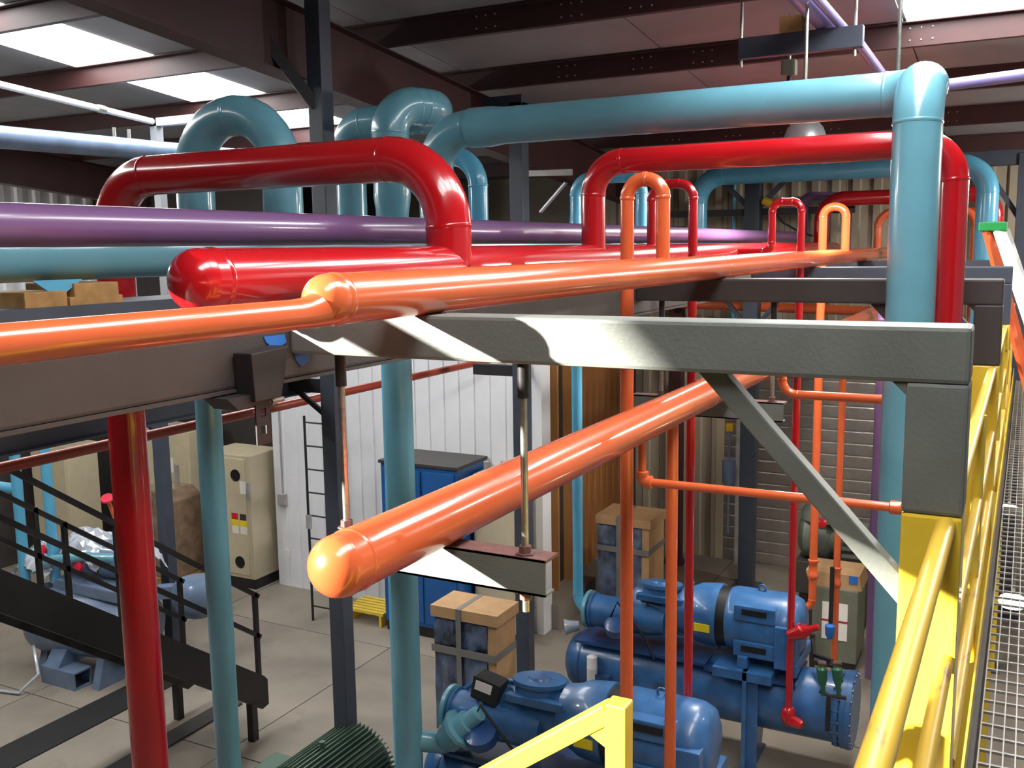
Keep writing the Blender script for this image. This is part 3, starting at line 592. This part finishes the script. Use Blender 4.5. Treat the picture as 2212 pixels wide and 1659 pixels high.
# ------------------------------------------------------------------ compressor packages
def compressor(x0, y0, label):
    """screw compressor package; x0 = left end of the oil vessel, axis along X"""
    t = thing('compressor_package', label, 'compressor', (x0+1.5, y0, 0), 'screw compressor packages'); A = (1, 0, 0)
    zc = .73
    lathe('oil_vessel', (x0, y0, zc), A, [(0, .0), (.005, .1), (.03, .2), (.08, .28), (.16, .325), (.2, .33), (3.02, .33)], COMPB, t, 40)
    MB().lathe((x0+2.86, y0, zc), A, [(0, .33), (.002, .365), (.04, .365), (.042, .34), (.055, .34), (.057, .37), (.1, .37), (.102, .375), (.15, .375), (.155, .3)], 36).build('vessel_flange', COMPB, t, smooth=True)
    bl = MB()
    for k in range(20):
        a = 2*math.pi*k/20; bl.lathe((x0+2.84, y0+.35*math.cos(a), zc+.35*math.sin(a)), A, [(0, .012), (.02, .012), (.02, .018), (.165, .018), (.165, .012), (.182, .01)], 6)
    bl.build('flange_bolt', COMPD, t)['kind'] = 'stuff'
    lathe('weld_band', (x0+.22, y0, zc), A, [(0, .33), (.003, .334), (.02, .334), (.023, .33)], COMPD, t, 36)
    for xx in (x0+.5, x0+2.05):
        MB().prism([(y0-.3, 0), (y0+.3, 0), (y0+.3, .03), (y0+.1, .06), (y0+.24, .5), (y0-.24, .5), (y0-.1, .06), (y0-.3, .03)], 'x', xx-.05, xx+.05).build('vessel_leg', COMPD, t)
    MB().box((x0+2.02, y0-.42, .02), (x0+2.06, y0-.3, 1.1)).box((x0+1.98, y0-.44, 0), (x0+2.16, y0-.28, .03)).box((x0+2.06, y0-.36, .02), (x0+2.16, y0-.35, 1.1)).build('frame_upright', COMPB, t)
    box('motor_saddle', (x0+1.72, y0-.42, 1.0), (x0+2.3, y0+.36, 1.1), COMPB, t, bev=.01)
    box('saddle_plate', (x0+1.6, y0-.3, .98), (x0+2.5, y0+.3, 1.02), COMPD, t)
    # motor
    zm = 1.47
    lathe('motor_frame', (x0+1.78, y0, zm), A, [(0, .2), (.0, .29), (.03, .31), (.06, .32), (.55, .32), (.62, .315), (.7, .28), (.74, .2), (.75, .05)], COMPB, t, 32)
    for dz in (-.2, .17): box('air_vent', (x0+1.98, y0-.335, zm+dz), (x0+2.22, y0-.27, zm+dz+.055), BLACK, t)
    for dz in (-.26, .1): box('vent_hood', (x0+1.9, y0-.325, zm+dz), (x0+2.3, y0-.2, zm+dz+.155), COMPB, t, bev=.012)
    box('terminal_box', (x0+2.3, y0-.34, zm-.32), (x0+2.5, y0-.1, zm+.1), COMPB, t, bev=.01)
    for xx in (x0+1.95, x0+2.42): box('motor_foot', (xx, y0-.36, 1.1), (xx+.1, y0+.36, 1.22), COMPB, t, bev=.01)
    MB().sweep([(x0+2.1+.035*math.cos(a*.5236), y0, zm+.345+.035*math.sin(a*.5236)) for a in range(13)], .01, 8).build('lifting_eye', COMPB, t, smooth=True)
    # coupling housing and compressor body
    lathe('coupling_gap', (x0+1.7, y0, zm), A, [(0, .2), (0, .3), (.09, .3), (.09, .2)], BLACK, t, 28)
    lathe('coupling_housing', (x0+1.3, y0, zm), A, [(0, .18), (.0, .24), (.1, .26), (.18, .3), (.36, .32), (.40, .32), (.405, .25)], COMPB, t, 32)
    box('warning_label', (x0+1.5, y0-.322, zm-.08), (x0+1.66, y0-.316, zm+.0), LYEL, t)
    lathe('compressor_body', (x0+.75, y0+.02, zm-.05), A, [(0, .1), (.01, .2), (.05, .23), (.2, .24), (.22, .2), (.4, .21), (.55, .24)], COMPB, t, 28)
    lathe('suction_housing', (x0+.3, y0-.12, zm-.12), A, [(0, .03), (.01, .17), (.05, .19), (.05, .17), (.7, .17), (.85, .13)], COMPB, t, 28)
    lathe('suction_flange', (x0+.27, y0-.12, zm-.12), A, [(0, .1), (0, .2), (.035, .2), (.035, .1)], BLUE, t, 28)
    lathe('body_lid', (x0+1.05, y0, zm+.12), (0, .15, 1), [(0, .2), (.08, .2), (.085, .22), (.12, .22), (.125, .1), (.14, .09)], COMPB, t, 24)
    box('body_rib', (x0+.85, y0-.22, zm+.1), (x0+1.35, y0-.15, zm+.17), COMPB, t, bev=.01)
    lathe('oil_filter', (x0+.7, y0-.33, zm-.22), (0, -.4, .9), [(0, .1), (.01, .13), (.1, .13), (.12, .08)], COMPD, t, 20)
    box('skid_shelf', (x0+.2, y0-.32, 1.03), (x0+1.62, y0+.3, 1.06), COMPD, t)
    tube('oil_line', [(x0+.6, y0-.3, zm-.1), (x0+.7, y0-.36, zm+.1), (x0+1.0, y0-.34, zm-.25), (x0+1.1, y0-.36, 1.02)], .012, BLACK, t, 8)
    # fittings on the vessel
    lathe('sight_glass', (x0+.42, y0-.37, .95), (0, 0, -1), [(0, .02), (.02, .055), (.13, .055), (.135, .058), (.15, .058), (.155, .055), (.3, .055), (.33, .02)], WHITE, t, 16)
    box('bracket_plate', (x0+.4, y0-.4, .1), (x0+.62, y0-.33, .75), COMPD, t)
    tube('drain_line', [(x0+.25, y0-.2, .45), (x0+.12, y0-.3, .35), (x0+.05, y0-.36, .28)], .018, BLACKST, t, 8)
    lathe('drain_valve', (x0+.1, y0-.32, .3), (.6, -.3, .5), [(-.06, .015), (-.05, .03), (.05, .03), (.07, .015)], BLACKST, t, 8)
    lathe('capped_nozzle', (x0+.85, y0-.34, .4), (0, -1, .1), [(0, .1), (.1, .1), (.11, .12), (.16, .12), (.18, .06)], CLEARPL, t, 14)
    tube('oil_return', [(x0+1.75, y0-.34, .6), (x0+1.75, y0-.4, .5), (x0+1.75, y0-.4, .22)], .02, COMPD, t, 8)
    lathe('oil_return_valve', (x0+1.75, y0-.4, .25), (0, 0, 1), [(0, .03), (.08, .05), (.14, .02)], BLACKST, t, 10)
    return t
t2 = compressor(-4.28, 9.4, 'blue screw compressor package on a long oil vessel under the slim sky blue pipe')
c = py(1300, 1305, 9.36); angle_valve(t2, (tl+.34, 9.36, 1.25), .07, BLUE, (1, -.3, .75), 1.0)
bar('cord_coil_base', (-3.1, 9.9, 1.5), (-3.05, 9.9, 1.6), .05, .05, COMPB, t2)
b = py(205/2.517+1150, 890/2.517+1000, 9.3); lathe('taped_inlet', b, (-.8, -.4, -.1), [(-.1, .05), (0, .07), (.06, .09), (.061, .06), (.03, .05)], CLEARPL, t2, 10)
# gauge manifold at the right end of the rear vessel
t = thing('valve_manifold', 'pair of green needle valves on a black pipe manifold over the vessel end', 'valves', (-1.55, 9.0, 1.0))
for u in (1775, 1808):
    p = py(u, 1440, 8.98); q = py(u+3, 1490, 8.98); lathe('green_valve', p, (q-p), [(0, .02), (.0, .03), (.02, .05), (.12, .045), (.2, .022), (.28, .018)], GVALVE, t, 10)
    tube('valve_knob', [p+V((-.03, 0, .03)), p+V((.04, 0, .04))], .022, RUST, t, 8)
m0 = py(1790, 1500, 8.98); tube('manifold_pipe', [py(1770, 1492, 8.98), py(1790, 1502, 8.98), py(1828, 1508, 8.98)], .02, BLACKST, t, 8); tube('drain_leg', [m0, py(1787, 1578, 8.98)], .022, BLACKST, t, 8)
tube('feed_pipe', [py(1796, 1440, 9.05), py(1798, 1428, 9.1), py(1760, 1415, 9.3), py(1755, 1380, 9.4)], .02, BLACKST, t, 8)
# front compressor
t1 = compressor(-4.42, 6.78, 'blue screw compressor package at the foot of the light blue suction column')
angle_valve(t1, (-4.02, 6.42, 1.22), .085, BLUE, (.75, .1, .72), 1.25)
tube('suction_branch', [(cx+.05, 6.3, 1.2), (-4.1, 6.45, 1.14), (-3.95, 6.62, 1.18)], .085, BLUE, t1)
p = [py(u, v, 6.75) for u, v in ((998, 1545), (998, 1492), (1050, 1458), (1130, 1478), (1132, 1512))]; 
MB().sweep(p, .021, 12).build('oil_tube', COMPB, t1, smooth=True)
q = py(1052, 1488, 6.6)
MB().prism([(q.x-.14, q.z-.08), (q.x+.1, q.z-.13), (q.x+.15, q.z+.07), (q.x-.1, q.z+.12)], 'y', 6.55, 6.72).build('control_box', BLACKST, t1, bev=.02)
MB().prism([(q.x-.09, q.z+.005), (q.x+.06, q.z-.02), (q.x+.08, q.z+.06), (q.x-.07, q.z+.085)], 'y', 6.545, 6.549).build('box_label', PAPER, t1)
lathe('cable_gland', (q.x-.04, 6.58, q.z-.1), (0, 0, -1), [(0, .02), (.08, .02), (.08, .03), (.12, .03)], ZINC, t1, 10)
lathe('service_lid', py(1172, 1500, 6.85), (0, -.35, .95), [(-.12, .24), (0, .25), (.02, .25), (.025, .2), (.03, .06)], COMPB, t1, 24)
# green motor at the lower edge
t = thing('electric_motor', 'dark green finned electric motor left of the blue suction column', 'motor', (-5.05, 6.2, .3)); gx, gz = -5.0, .72
lathe('motor_frame', (gx, 5.6, gz), (0, 1, 0), [(0, .1), (.01, .33), (.9, .33), (.95, .3), (.97, .1)], GREENM, t, 36)
f0 = MB()
for k in range(26):
    a = math.radians(10+k*6.4); c_, s_ = math.cos(a), math.sin(a)
    f0.bar((gx+.35*c_, 5.64, gz+.35*s_), (gx+.35*c_, 6.5, gz+.35*s_), .012, .07, (c_, 0, s_))
f0.build('cooling_fin', GREENM, t)
box('motor_base', (gx-.4, 5.7, 0), (gx+.4, 6.4, .5), GREENM, t, bev=.02); box('terminal_box', (gx-.6, 5.7, .6), (gx-.33, 6.1, .88), GREENM, t, bev=.015); tube('lifting_eye', [(gx, 6.0, gz+.32), (gx, 6.0, gz+.44)], .025, GREENM, t, 10)

# ------------------------------------------------------------------ floor equipment
def pallet_box(x0, x1, y0, y1, h, label):
    t = thing('wrapped_crate', label, 'crate', ((x0+x1)/2, (y0+y1)/2, 0), 'film wrapped crates')
    random.seed(int(x0*100)); n = 9; vs = []; fs = []
    for i in range(n):
        for j in range(n):
            vs.append((x0+(x1-x0)*.86*i/(n-1), y0-.01-random.uniform(0, .035), .12+(h-.26)*j/(n-1)))
    for i in range(n-1):
        for j in range(n-1): fs.append((i*n+j, (i+1)*n+j, (i+1)*n+j+1, i*n+j+1))
    box('panel_unit', (x0, y0, .12), (x0+(x1-x0)*.86, y1, h-.12), COMPD, t)
    mk('plastic_film', vs, fs, PLASTIC, t)
    box('cardboard_side', (x0+(x1-x0)*.86, y0-.02, .12), (x1, y1, h-.1), CARD, t)
    box('cardboard_lid', (x0-.03, y0-.05, h-.12), (x1+.03, y1+.03, h), CARD, t)
    xm = x0+(x1-x0)*.42
    MB().box((xm-.03, y0-.058, .3), (xm+.03, y0-.052, h)).box((xm-.03, y0-.058, h), (xm+.03, y1+.03, h+.004)).box((x0-.02, y0-.06, h-.5), (x1+.01, y0-.054, h-.42)).box((x1+.004, y0-.05, h-.5), (x1+.01, y1, h-.42)).build('strapping_tape', GTAPE, t)
    for y in (y0+.05, y1-.15): box('skid_runner', (x0, y, 0), (x1, y+.1, .12), TIMBER, t)
    return t
pallet_box(-5.36, -4.62, 8.35, 8.75, 1.5, 'film wrapped crate with taped cardboard lid beside the front compressor')
pallet_box(-5.15, -4.4, 12.3, 12.9, 1.5, 'film wrapped crate with taped cardboard lid against the timber wall')
def cabinet(x0, x1, y0, y1, z0, z1, m, label, plinth=BLACKST):
    t = thing('control_cabinet', label, 'cabinet', ((x0+x1)/2, (y0+y1)/2, 0)); box('body', (x0, y0, z0), (x1, y1, z1), m, t, bev=.012); box('plinth', (x0+.01, y0+.02, 0), (x1-.01, y1, z0), plinth, t); return t
x0, x1, y0, y1 = -11.32, -10.36, 11.02, 11.75
t = cabinet(x0, x1, y0, y1, .16, 2.12, BEIGE, 'tall beige cabinet with round vents beside the white liner wall')
d_ = box('door', (x0+.06, y0-.018, .22), (x1-.09, y0, 2.06), BEIGE, t, bev=.006)
xv = py(509, 1000, y0).x
for z in (1.8, .42): lathe('fan_grille', (xv, y0-.018, z), (0, -1, 0), [(0, .095), (.01, .095), (.012, .085), (.006, .08), (.006, .02)], BLACK, t, 20)
xh = py(536, 1030, y0).x; box('door_handle', (xh, y0-.06, 1.45), (xh+.06, y0-.018, 1.72), GALV, d_); box('notice', (xh-.16, y0-.022, 1.52), (xh-.04, y0-.019, 1.72), PAPER, d_)
for k in (0, 1):
    xx = py(501, 1090, y0).x+k*.17; box('hazard_label', (xx, y0-.022, 1.0), (xx+.13, y0-.019, 1.1), LYEL, t); box('hazard_label', (xx, y0-.022, 1.1), (xx+.13, y0-.019, 1.2), (LRED, LDARK)[k], t); box('label_text', (xx, y0-.022, .88), (xx+.13, y0-.019, 1.0), PAPER, t)
t = cabinet(-13.0, -12.0, 11.4, 12.1, .16, 2.3, BEIGE, 'beige cabinet behind the taped wrapped box')
d_ = box('door', (-12.95, 11.382, .22), (-12.08, 11.4, 2.25), BEIGE, t, bev=.006); box('door_handle', (-12.3, 11.34, 1.45), (-12.24, 11.382, 1.75), GALV, d_); box('notice', (-12.5, 11.376, 1.6), (-12.36, 11.38, 1.85), PAPER, d_)
t = thing('wrapped_box', 'brown film wrapped box in front of the beige cabinet', 'box', (-12.1, 11.0, 0)); 
MB().prism([(-12.5, .1), (-11.65, .1), (-11.62, 1.35), (-11.8, 1.5), (-12.4, 1.5), (-12.52, 1.3)], 'y', 10.6, 11.25).build('wrapped_body', BROWNPL, t, bev=.03); box('pallet', (-12.55, 10.55, 0), (-11.6, 11.3, .1), TIMBER, t)
t = cabinet(-14.6, -13.7, 10.4, 11.0, .12, 2.1, BEIGE, 'beige cabinet seen between the stair rails'); d_ = box('door', (-14.55, 10.385, .2), (-13.75, 10.4, 2.05), BEIGE, t)
t = thing('blue_drum_rack', 'dark blue upright panel beyond the stair', 'panel', (-13.2, 12.0, 0)); box('panel_face', (-13.5, 12.1, 0), (-13.05, 12.2, 3.2), CABBLUE, t); box('panel_frame', (-13.75, 12.1, 0), (-13.55, 12.22, 3.2), GALV, t)
# blue cabinet by the white wall
x0, x1, y0, y1 = -7.62, -6.42, 10.6, 11.38
t = cabinet(x0, x1, y0, y1, .14, 2.36, CABBLUE, 'blue steel cabinet standing against the white liner wall')
box('roof_cap', (x0-.02, y0-.03, 2.36), (x1+.02, y1, 2.4), DSTEEL, t)
for a, b in ((x0+.04, -6.98), (-6.94, x1-.04)): d_ = box('door', (a, y0-.02, .2), (b, y0, 2.3), CABBLUE, t, bev=.008)
box('door_window', (-7.25, y0-.03, 1.9), (-6.98, y0-.02, 2.2), CABBLUE, d_, bev=.008); box('notice', (x0+.08, y0-.026, 1.95), (x0+.16, y0-.02, 2.2), PAPER, d_)
t = cabinet(-6.36, -5.72, 10.9, 11.38, .14, 2.26, BEIGE, 'low beige panel with hazard labels beside the blue cabinet')
d_ = box('door', (-6.33, 10.885, .2), (-5.75, 10.9, 2.2), BEIGE, t)
for k in (0, 1):
    xx = -6.12+k*.17; box('hazard_label', (xx, 10.878, .98), (xx+.14, 10.882, 1.1), LYEL, t); box('hazard_label', (xx, 10.878, 1.1), (xx+.14, 10.882, 1.2), LDARK, t); box('hazard_label', (xx, 10.878, .85), (xx+.14, 10.882, .97), LYEL, t)
for p in ((-6.2, 11.0), (-6.0, 11.1)): tube('conduit', [(p[0], p[1], 2.26), (p[0], p[1], 2.42)], .04, GALV, t, 10)
# yellow slotted platform step
t = thing('platform_step', 'low yellow slotted step at the foot of the white wall', 'step', (-8.0, 10.9, 0))
for i in range(6): box('slat', (-8.35, 10.62+i*.09, .16), (-7.68, 10.68+i*.09, .2), YELLOW, t)
for x in (-8.3, -7.75): box('side_rail', (x, 10.62, 0), (x+.04, 11.13, .16), YELLOW, t)
# rung ladder frame
t = thing('rung_ladder', 'thin dark rung ladder standing in front of the white liner wall', 'ladder', (-8.55, 10.42, 0))
for x in (-8.75, -8.33): tube('stile', [(x, 10.42, 0), (x, 10.42, 2.95)], .018, BLACKST, t, 8)
for k in range(9): tube('rung', [(-8.75, 10.42, .22+k*.33), (-8.33, 10.42, .22+k*.33)], .012, BLACKST, t, 8)
box('tag_plate', (-8.78, 10.395, 1.35), (-8.68, 10.402, 1.55), GALV, t)
# wall fittings
q = py(612, 1078, 11.39); t = thing('switch_box', 'grey switch box with conduit on the white liner wall', 'switch', (q.x, 11.38, q.z)); box('housing', (q.x-.07, 11.33, q.z-.09), (q.x+.07, 11.4, q.z+.09), GALV, t, bev=.01); tube('conduit', [(q.x, 11.385, q.z+.09), (q.x, 11.385, 4)], .014, GALV, t, 8)
q = py(621, 1197, 11.39); tag(box('wall_socket', (q.x-.05, 11.385, q.z-.07), (q.x+.05, 11.402, q.z+.07), WHITE, bev=.005), 'white socket plate low on the liner wall', 'socket')

# ------------------------------------------------------------------ stair beyond the drop pipes
t = thing('steel_stair', 'dark steel stair with pipe rails descending behind the red and blue drops', 'stair', (-7.7, 6, 0))
S0 = V((-7.12, 7.6, .5)); SL = V((0, -1, .72))
def sp_(x, k, dz=0): return V((x, S0.y+SL.y*k, S0.z+SL.z*k+dz))
for x in (-7.12, -8.22):
    MB().prism([(S0.y+.05, S0.z-.18), (S0.y+.05, S0.z+.1), (S0.y-.0, S0.z+.16), (S0.y-4.6, S0.z+.16+4.6*.72), (S0.y-4.6, S0.z-.2+4.6*.72), (S0.y-.05, S0.z-.2)], 'x', x-.03, x+.03).build('stringer', BLACKST, t)
    for h in (1.05, .6): bar('hand_rail', sp_(x, -.0, h), sp_(x, 4.6, h), .045, .045, BLACKST, t)
    for k in (0.05, 1.45, 1.75, 3.1, 4.4): bar('baluster', sp_(x, k, 0), sp_(x, k, 1.07), .045, .045, BLACKST, t, up=(0, 1, 0))
    box('foot', (x-.04, S0.y-.22, 0), (x+.04, S0.y-.14, S0.z-.08), BLACKST, t)
for k in range(14): c = sp_(-7.67, .25+k*.32, -.02); box('tread', (-8.19, c.y-.12, c.z-.02), (-7.15, c.y+.12, c.z+.01), BLACKST, t)
q = pz(376, 1400, 0)
t = column('steel_column', q.x, q.y, .15, 0, 4.2, BSTEEL, 'slate grey column with a diagonal brace beyond the stair foot')
bar('knee_brace', (q.x, q.y-.05, 3.05), (q.x+.45, q.y-.05, 3.75), .05, .05, BLACKST, t); bar('knee_brace', (q.x, q.y-.05, 2.9), (q.x-.5, q.y-.05, 3.3), .05, .05, BLACKST, t)
# dark flat strip on the floor
q = pz(150, 1570, 0); tag(box('dark_floor_strip', (q.x-.25, 2.6, .0), (q.x+.25, 8.6, .015), BLACKST), 'dark strip running along the floor under the stair', 'floor cover')
q = pz(430, 1560, 0); tag(box('floor_mat', (q.x-.1, 5.6, .0), (q.x+.14, 8.0, .03), DSTEEL, bev=.005), 'narrow ribbed grey floor strip between the stair feet', 'floor cover')
# slate blue compressor wrapped in film, left background
cpt = thing('wrapped_compressor', 'slate blue compressor under pale plastic film beyond the stair', 'compressor', (-9.9, 7.9, 0))
lathe('vessel', (-11.0, 7.75, .66), (1, .18, 0), [(0, 0), (.01, .15), (.06, .32), (.16, .42), (.25, .44), (1.5, .44), (1.66, .36), (1.72, .1)], GREYBL, cpt, 32)
for x in (-10.75, -9.75): MB().prism([(7.5, 0), (8.2, 0), (8.1, .35), (7.6, .35)], 'x', x, x+.12).build('leg', GREYBL, cpt)
q = pz(168, 1482, 0); MB().box((q.x-.5, q.y-.12, .02), (q.x+.1, q.y-.10, .2)).box((q.x-.5, q.y+.12, .02), (q.x+.1, q.y+.14, .2)).box((q.x-.5, q.y-.12, .2), (q.x+.1, q.y+.14, .22)).box((q.x-.5, q.y-.12, 0), (q.x+.1, q.y+.14, .02)).build('skid_tube', GREYBL, cpt)
MB().prism([(q.y-.1, .22), (q.y+.12, .22), (q.y+.3, .5), (q.y+.1, .5)], 'x', q.x-.45, q.x-.2).build('skid_bracket', GREYBL, cpt)
box('saddle', (-10.6, 7.7, 1.05), (-9.4, 8.1, 1.2), GREYBL, cpt, bev=.02)
lathe('motor', (-11.0, 7.95, 1.42), (1, .15, 0), [(0, .1), (.01, .2), (.5, .22), (.55, .16), (1.0, .16), (1.02, .24), (1.45, .24), (1.5, .1)], GREYBL, cpt, 24)
lathe('domed_cover', (-9.05, 8.6, 1.05), (0, 0, -1), [(-.1, .1), (-.08, .26), (0, .32), (.2, .32), (.36, .2), (.42, .05)], GREYBL, cpt, 20)
bar('dome_arm', (-9.5, 8.3, 1.0), (-9.05, 8.6, 1.0), .15, .15, GREYBL, cpt)
random.seed(3)
def crumple(name, cx_, cy_, cz, rx_, ry_, rz_, m, parent, n=16):
    vs = []; fs = []
    for i in range(n):
        for j in range(n):
            a = -1+2*i/(n-1); b = -1+2*j/(n-1); h = max(0, 1-(a*a+b*b)*.55)
            vs.append((cx_+a*rx_+random.uniform(-.025, .025), cy_+b*ry_+random.uniform(-.025, .025), cz+rz_*h+random.uniform(-.035, .035)))
    for i in range(n-1):
        for j in range(n-1): fs.append((i*n+j, (i+1)*n+j, (i+1)*n+j+1, i*n+j+1))
    return mk(name, vs, fs, m, parent)
crumple('plastic_sheet', -10.35, 8.1, 1.35, .42, .3, .42, CLEARPL, cpt); crumple('plastic_sheet', -9.85, 8.3, 1.2, .36, .28, .62, CLEARPL, cpt); crumple('plastic_sheet', -10.85, 7.8, 1.2, .3, .26, .4, CLEARPL, cpt)
for u, v, x in ((93, 1190, -10.75), (173, 1222, -10.1)): p = px(u, v, x); lathe('port_cap', p, (0, -1, .2), [(0, .075), (.05, .075), (.06, .06)], PINK, cpt, 14); tube('port_neck', [p, p+V((0, .2, -.12))], .05, GREYBL, cpt, 12)
tube('blue_line', [(-10.85, 7.65, 1.3), (-10.4, 7.6, 1.5), (-10.0, 7.75, 1.55), (-9.75, 7.95, 1.5)], .06, BLUE, cpt)
p = px(232, 1078, -9.75); lathe('handwheel', p, (.3, -.5, .8), [(0, .07), (.01, .08), (.025, .07), (.03, .02)], PINK, cpt, 18); tube('valve_stem', [p, p+V((.06, .06, -.3))], .025, ORANGE, cpt, 10)
tube('drain_hose', [(-10.7, 7.45, .4), (-10.3, 7.2, .2), (-10.4, 7.0, .03), (-10.9, 6.9, .02)], .02, CLEARPL, cpt, 8)
for k, (u0, v0, u1, v1, Y, lab) in enumerate(((99, 1000, 120, 1240, 7.75, 'sky blue upright pipe rising from the wrapped compressor'), (38, 1060, 52, 1260, 7.6, 'sky blue upright with a side branch by the stair top'))):
    a = py(u0, v0, Y); b = py(u1, v1, Y); t = thing('drop_pipe', lab, 'pipe', (a.x, Y, b.z)); pipe(t, [(a.x, Y, a.z+.8), (a.x, Y, b.z-.1)], .065, SKYB)
    if k: pipe(t, [(a.x-1.0, Y, a.z+.0), (a.x, Y, a.z+.02)], .07, SKYB)
# ------------------------------------------------------------------ right background machines
t = thing('control_box', 'olive control box with cardboard on top and printed notices', 'control box', (-1.9, 12.0, 0)); a = py(1765, 1310, 11.95); b = py(1848, 1445, 11.95)
x0, x1 = py(1752, 1400, 11.95).x, py(1850, 1400, 11.95).x
box('body', (x0, 11.95, .1), (x1, 12.6, 1.02), OLIVE, t, bev=.01); box('base_rail', (x0+.02, 11.97, 0), (x1-.02, 12.58, .1), BLACKST, t)
MB().prism([(x0-.05, 1.02), (x1+.03, 1.02), (x1, 1.2), (x0-.1, 1.2)], 'y', 12.0, 12.55).build('cardboard_cover', CARD, t)
for i in (0, 1):
    for j in (0, 1): box('notice', (x0+.12+i*.16, 11.943, .38+j*.25), (x0+.26+i*.16, 11.948, .6+j*.25), PAPER, t)
box('notice_rule', (x0+.11, 11.944, .605), (x0+.43, 11.949, .622), LRED, t); box('tape_strip', (x1-.12, 11.99, 1.1), (x1-.02, 11.999, 1.2), TAPE, t)
t = thing('pump_unit', 'grey-green pump casting with red valve wheels beyond the control box', 'pump', (-2.2, 13.4, 0)); X0 = py(1725, 1250, 13.4).x; X1 = py(1880, 1250, 13.4).x; xm = (X0+X1)/2
lathe('casing', (X0, 13.4, 1.25), (1, 0, 0), [(0, .05), (.01, .2), (.1, .32), (.4, .32), (.45, .24), (.9, .24), (.95, .3), (1.0, .1)], GREYG, t, 24); lathe('dome', (X0+.35, 13.4, 1.5), (0, 0, 1), [(0, .34), (.1, .33), (.22, .25), (.27, .05)], GREYG, t, 20)
box('bed_frame', (X0, 13.1, .5), (X1, 13.8, .95), DSTEEL, t, bev=.02); box('foot', (X0+.05, 13.2, 0), (X0+.25, 13.7, .5), DSTEEL, t); box('foot', (X1-.25, 13.2, 0), (X1-.05, 13.7, .5), DSTEEL, t)
for u, v in ((1775, 1130), (1765, 1240), (1822, 1243)): lathe('valve_wheel', py(u, v, 12.9), (0, -1, .3), [(0, .05), (.01, .07), (.03, .07), (.04, .02)], RED, t, 14)
for k in range(5): box('cooling_rib', (xm+.15, 13.0, 1.0+k*.1), (xm+.7, 13.08, 1.04+k*.1), GREYG, t)
t = thing('gauge_pipe', 'black gauge line with a small blue filter before the olive box', 'pipe', (-1.9, 11.4, .8)); p = [py(u, v, 10.9) for u, v in ((1798, 1225), (1797, 1270), (1794, 1345))]
tube('line', p, .025, BLACKST, t, 8); lathe('filter', py(1793, 1348, 10.88), (0, 0, -1), [(0, .03), (.02, .055), (.12, .05), (.17, .03)], TAPE, t, 12); q = py(1756, 1400, 10.5); tube('drain_leg', [py(1755, 1370, 10.5), (q.x, 10.5, .01)], .03, BLACKST, t, 8); tube('cross_leg', [py(1757, 1425, 10.5), py(1780, 1432, 10.5)], .025, BLACKST, t, 8)
# coiled cords on the floor
def coil(c, r, n, m, label):
    pts = [(c[0]+r*(1+.15*math.sin(k*.9))*math.cos(k*.42), c[1]+r*.8*math.sin(k*.42), .02+.012*(k//15)) for k in range(n)]
    tag(tube('coiled_cord', pts, .014, m, None, 6), label, 'cord')
coil((-3.0, 13.0), .45, 70, CORD, 'yellow cord coiled on the floor by the blue-grey column')
coil((-5.62, 12.3), .05, 4, CORD, 'short yellow cord end on the timber wall sill')
a = py(1658, 437, 14.3); t = thing('cable_reel', 'yellow cable grip on a black cable behind the red square loop', 'cable', a); lathe('grip', a, (1, 0, -.5), [(-.08, .03), (-.06, .06), (.04, .06), (.08, .03)], CORD, t, 10)
tube('cable', [a, py(1690, 480, 14.3), py(1725, 500, 14.3), py(1755, 510, 14.3)], .015, BLACK, t, 8)
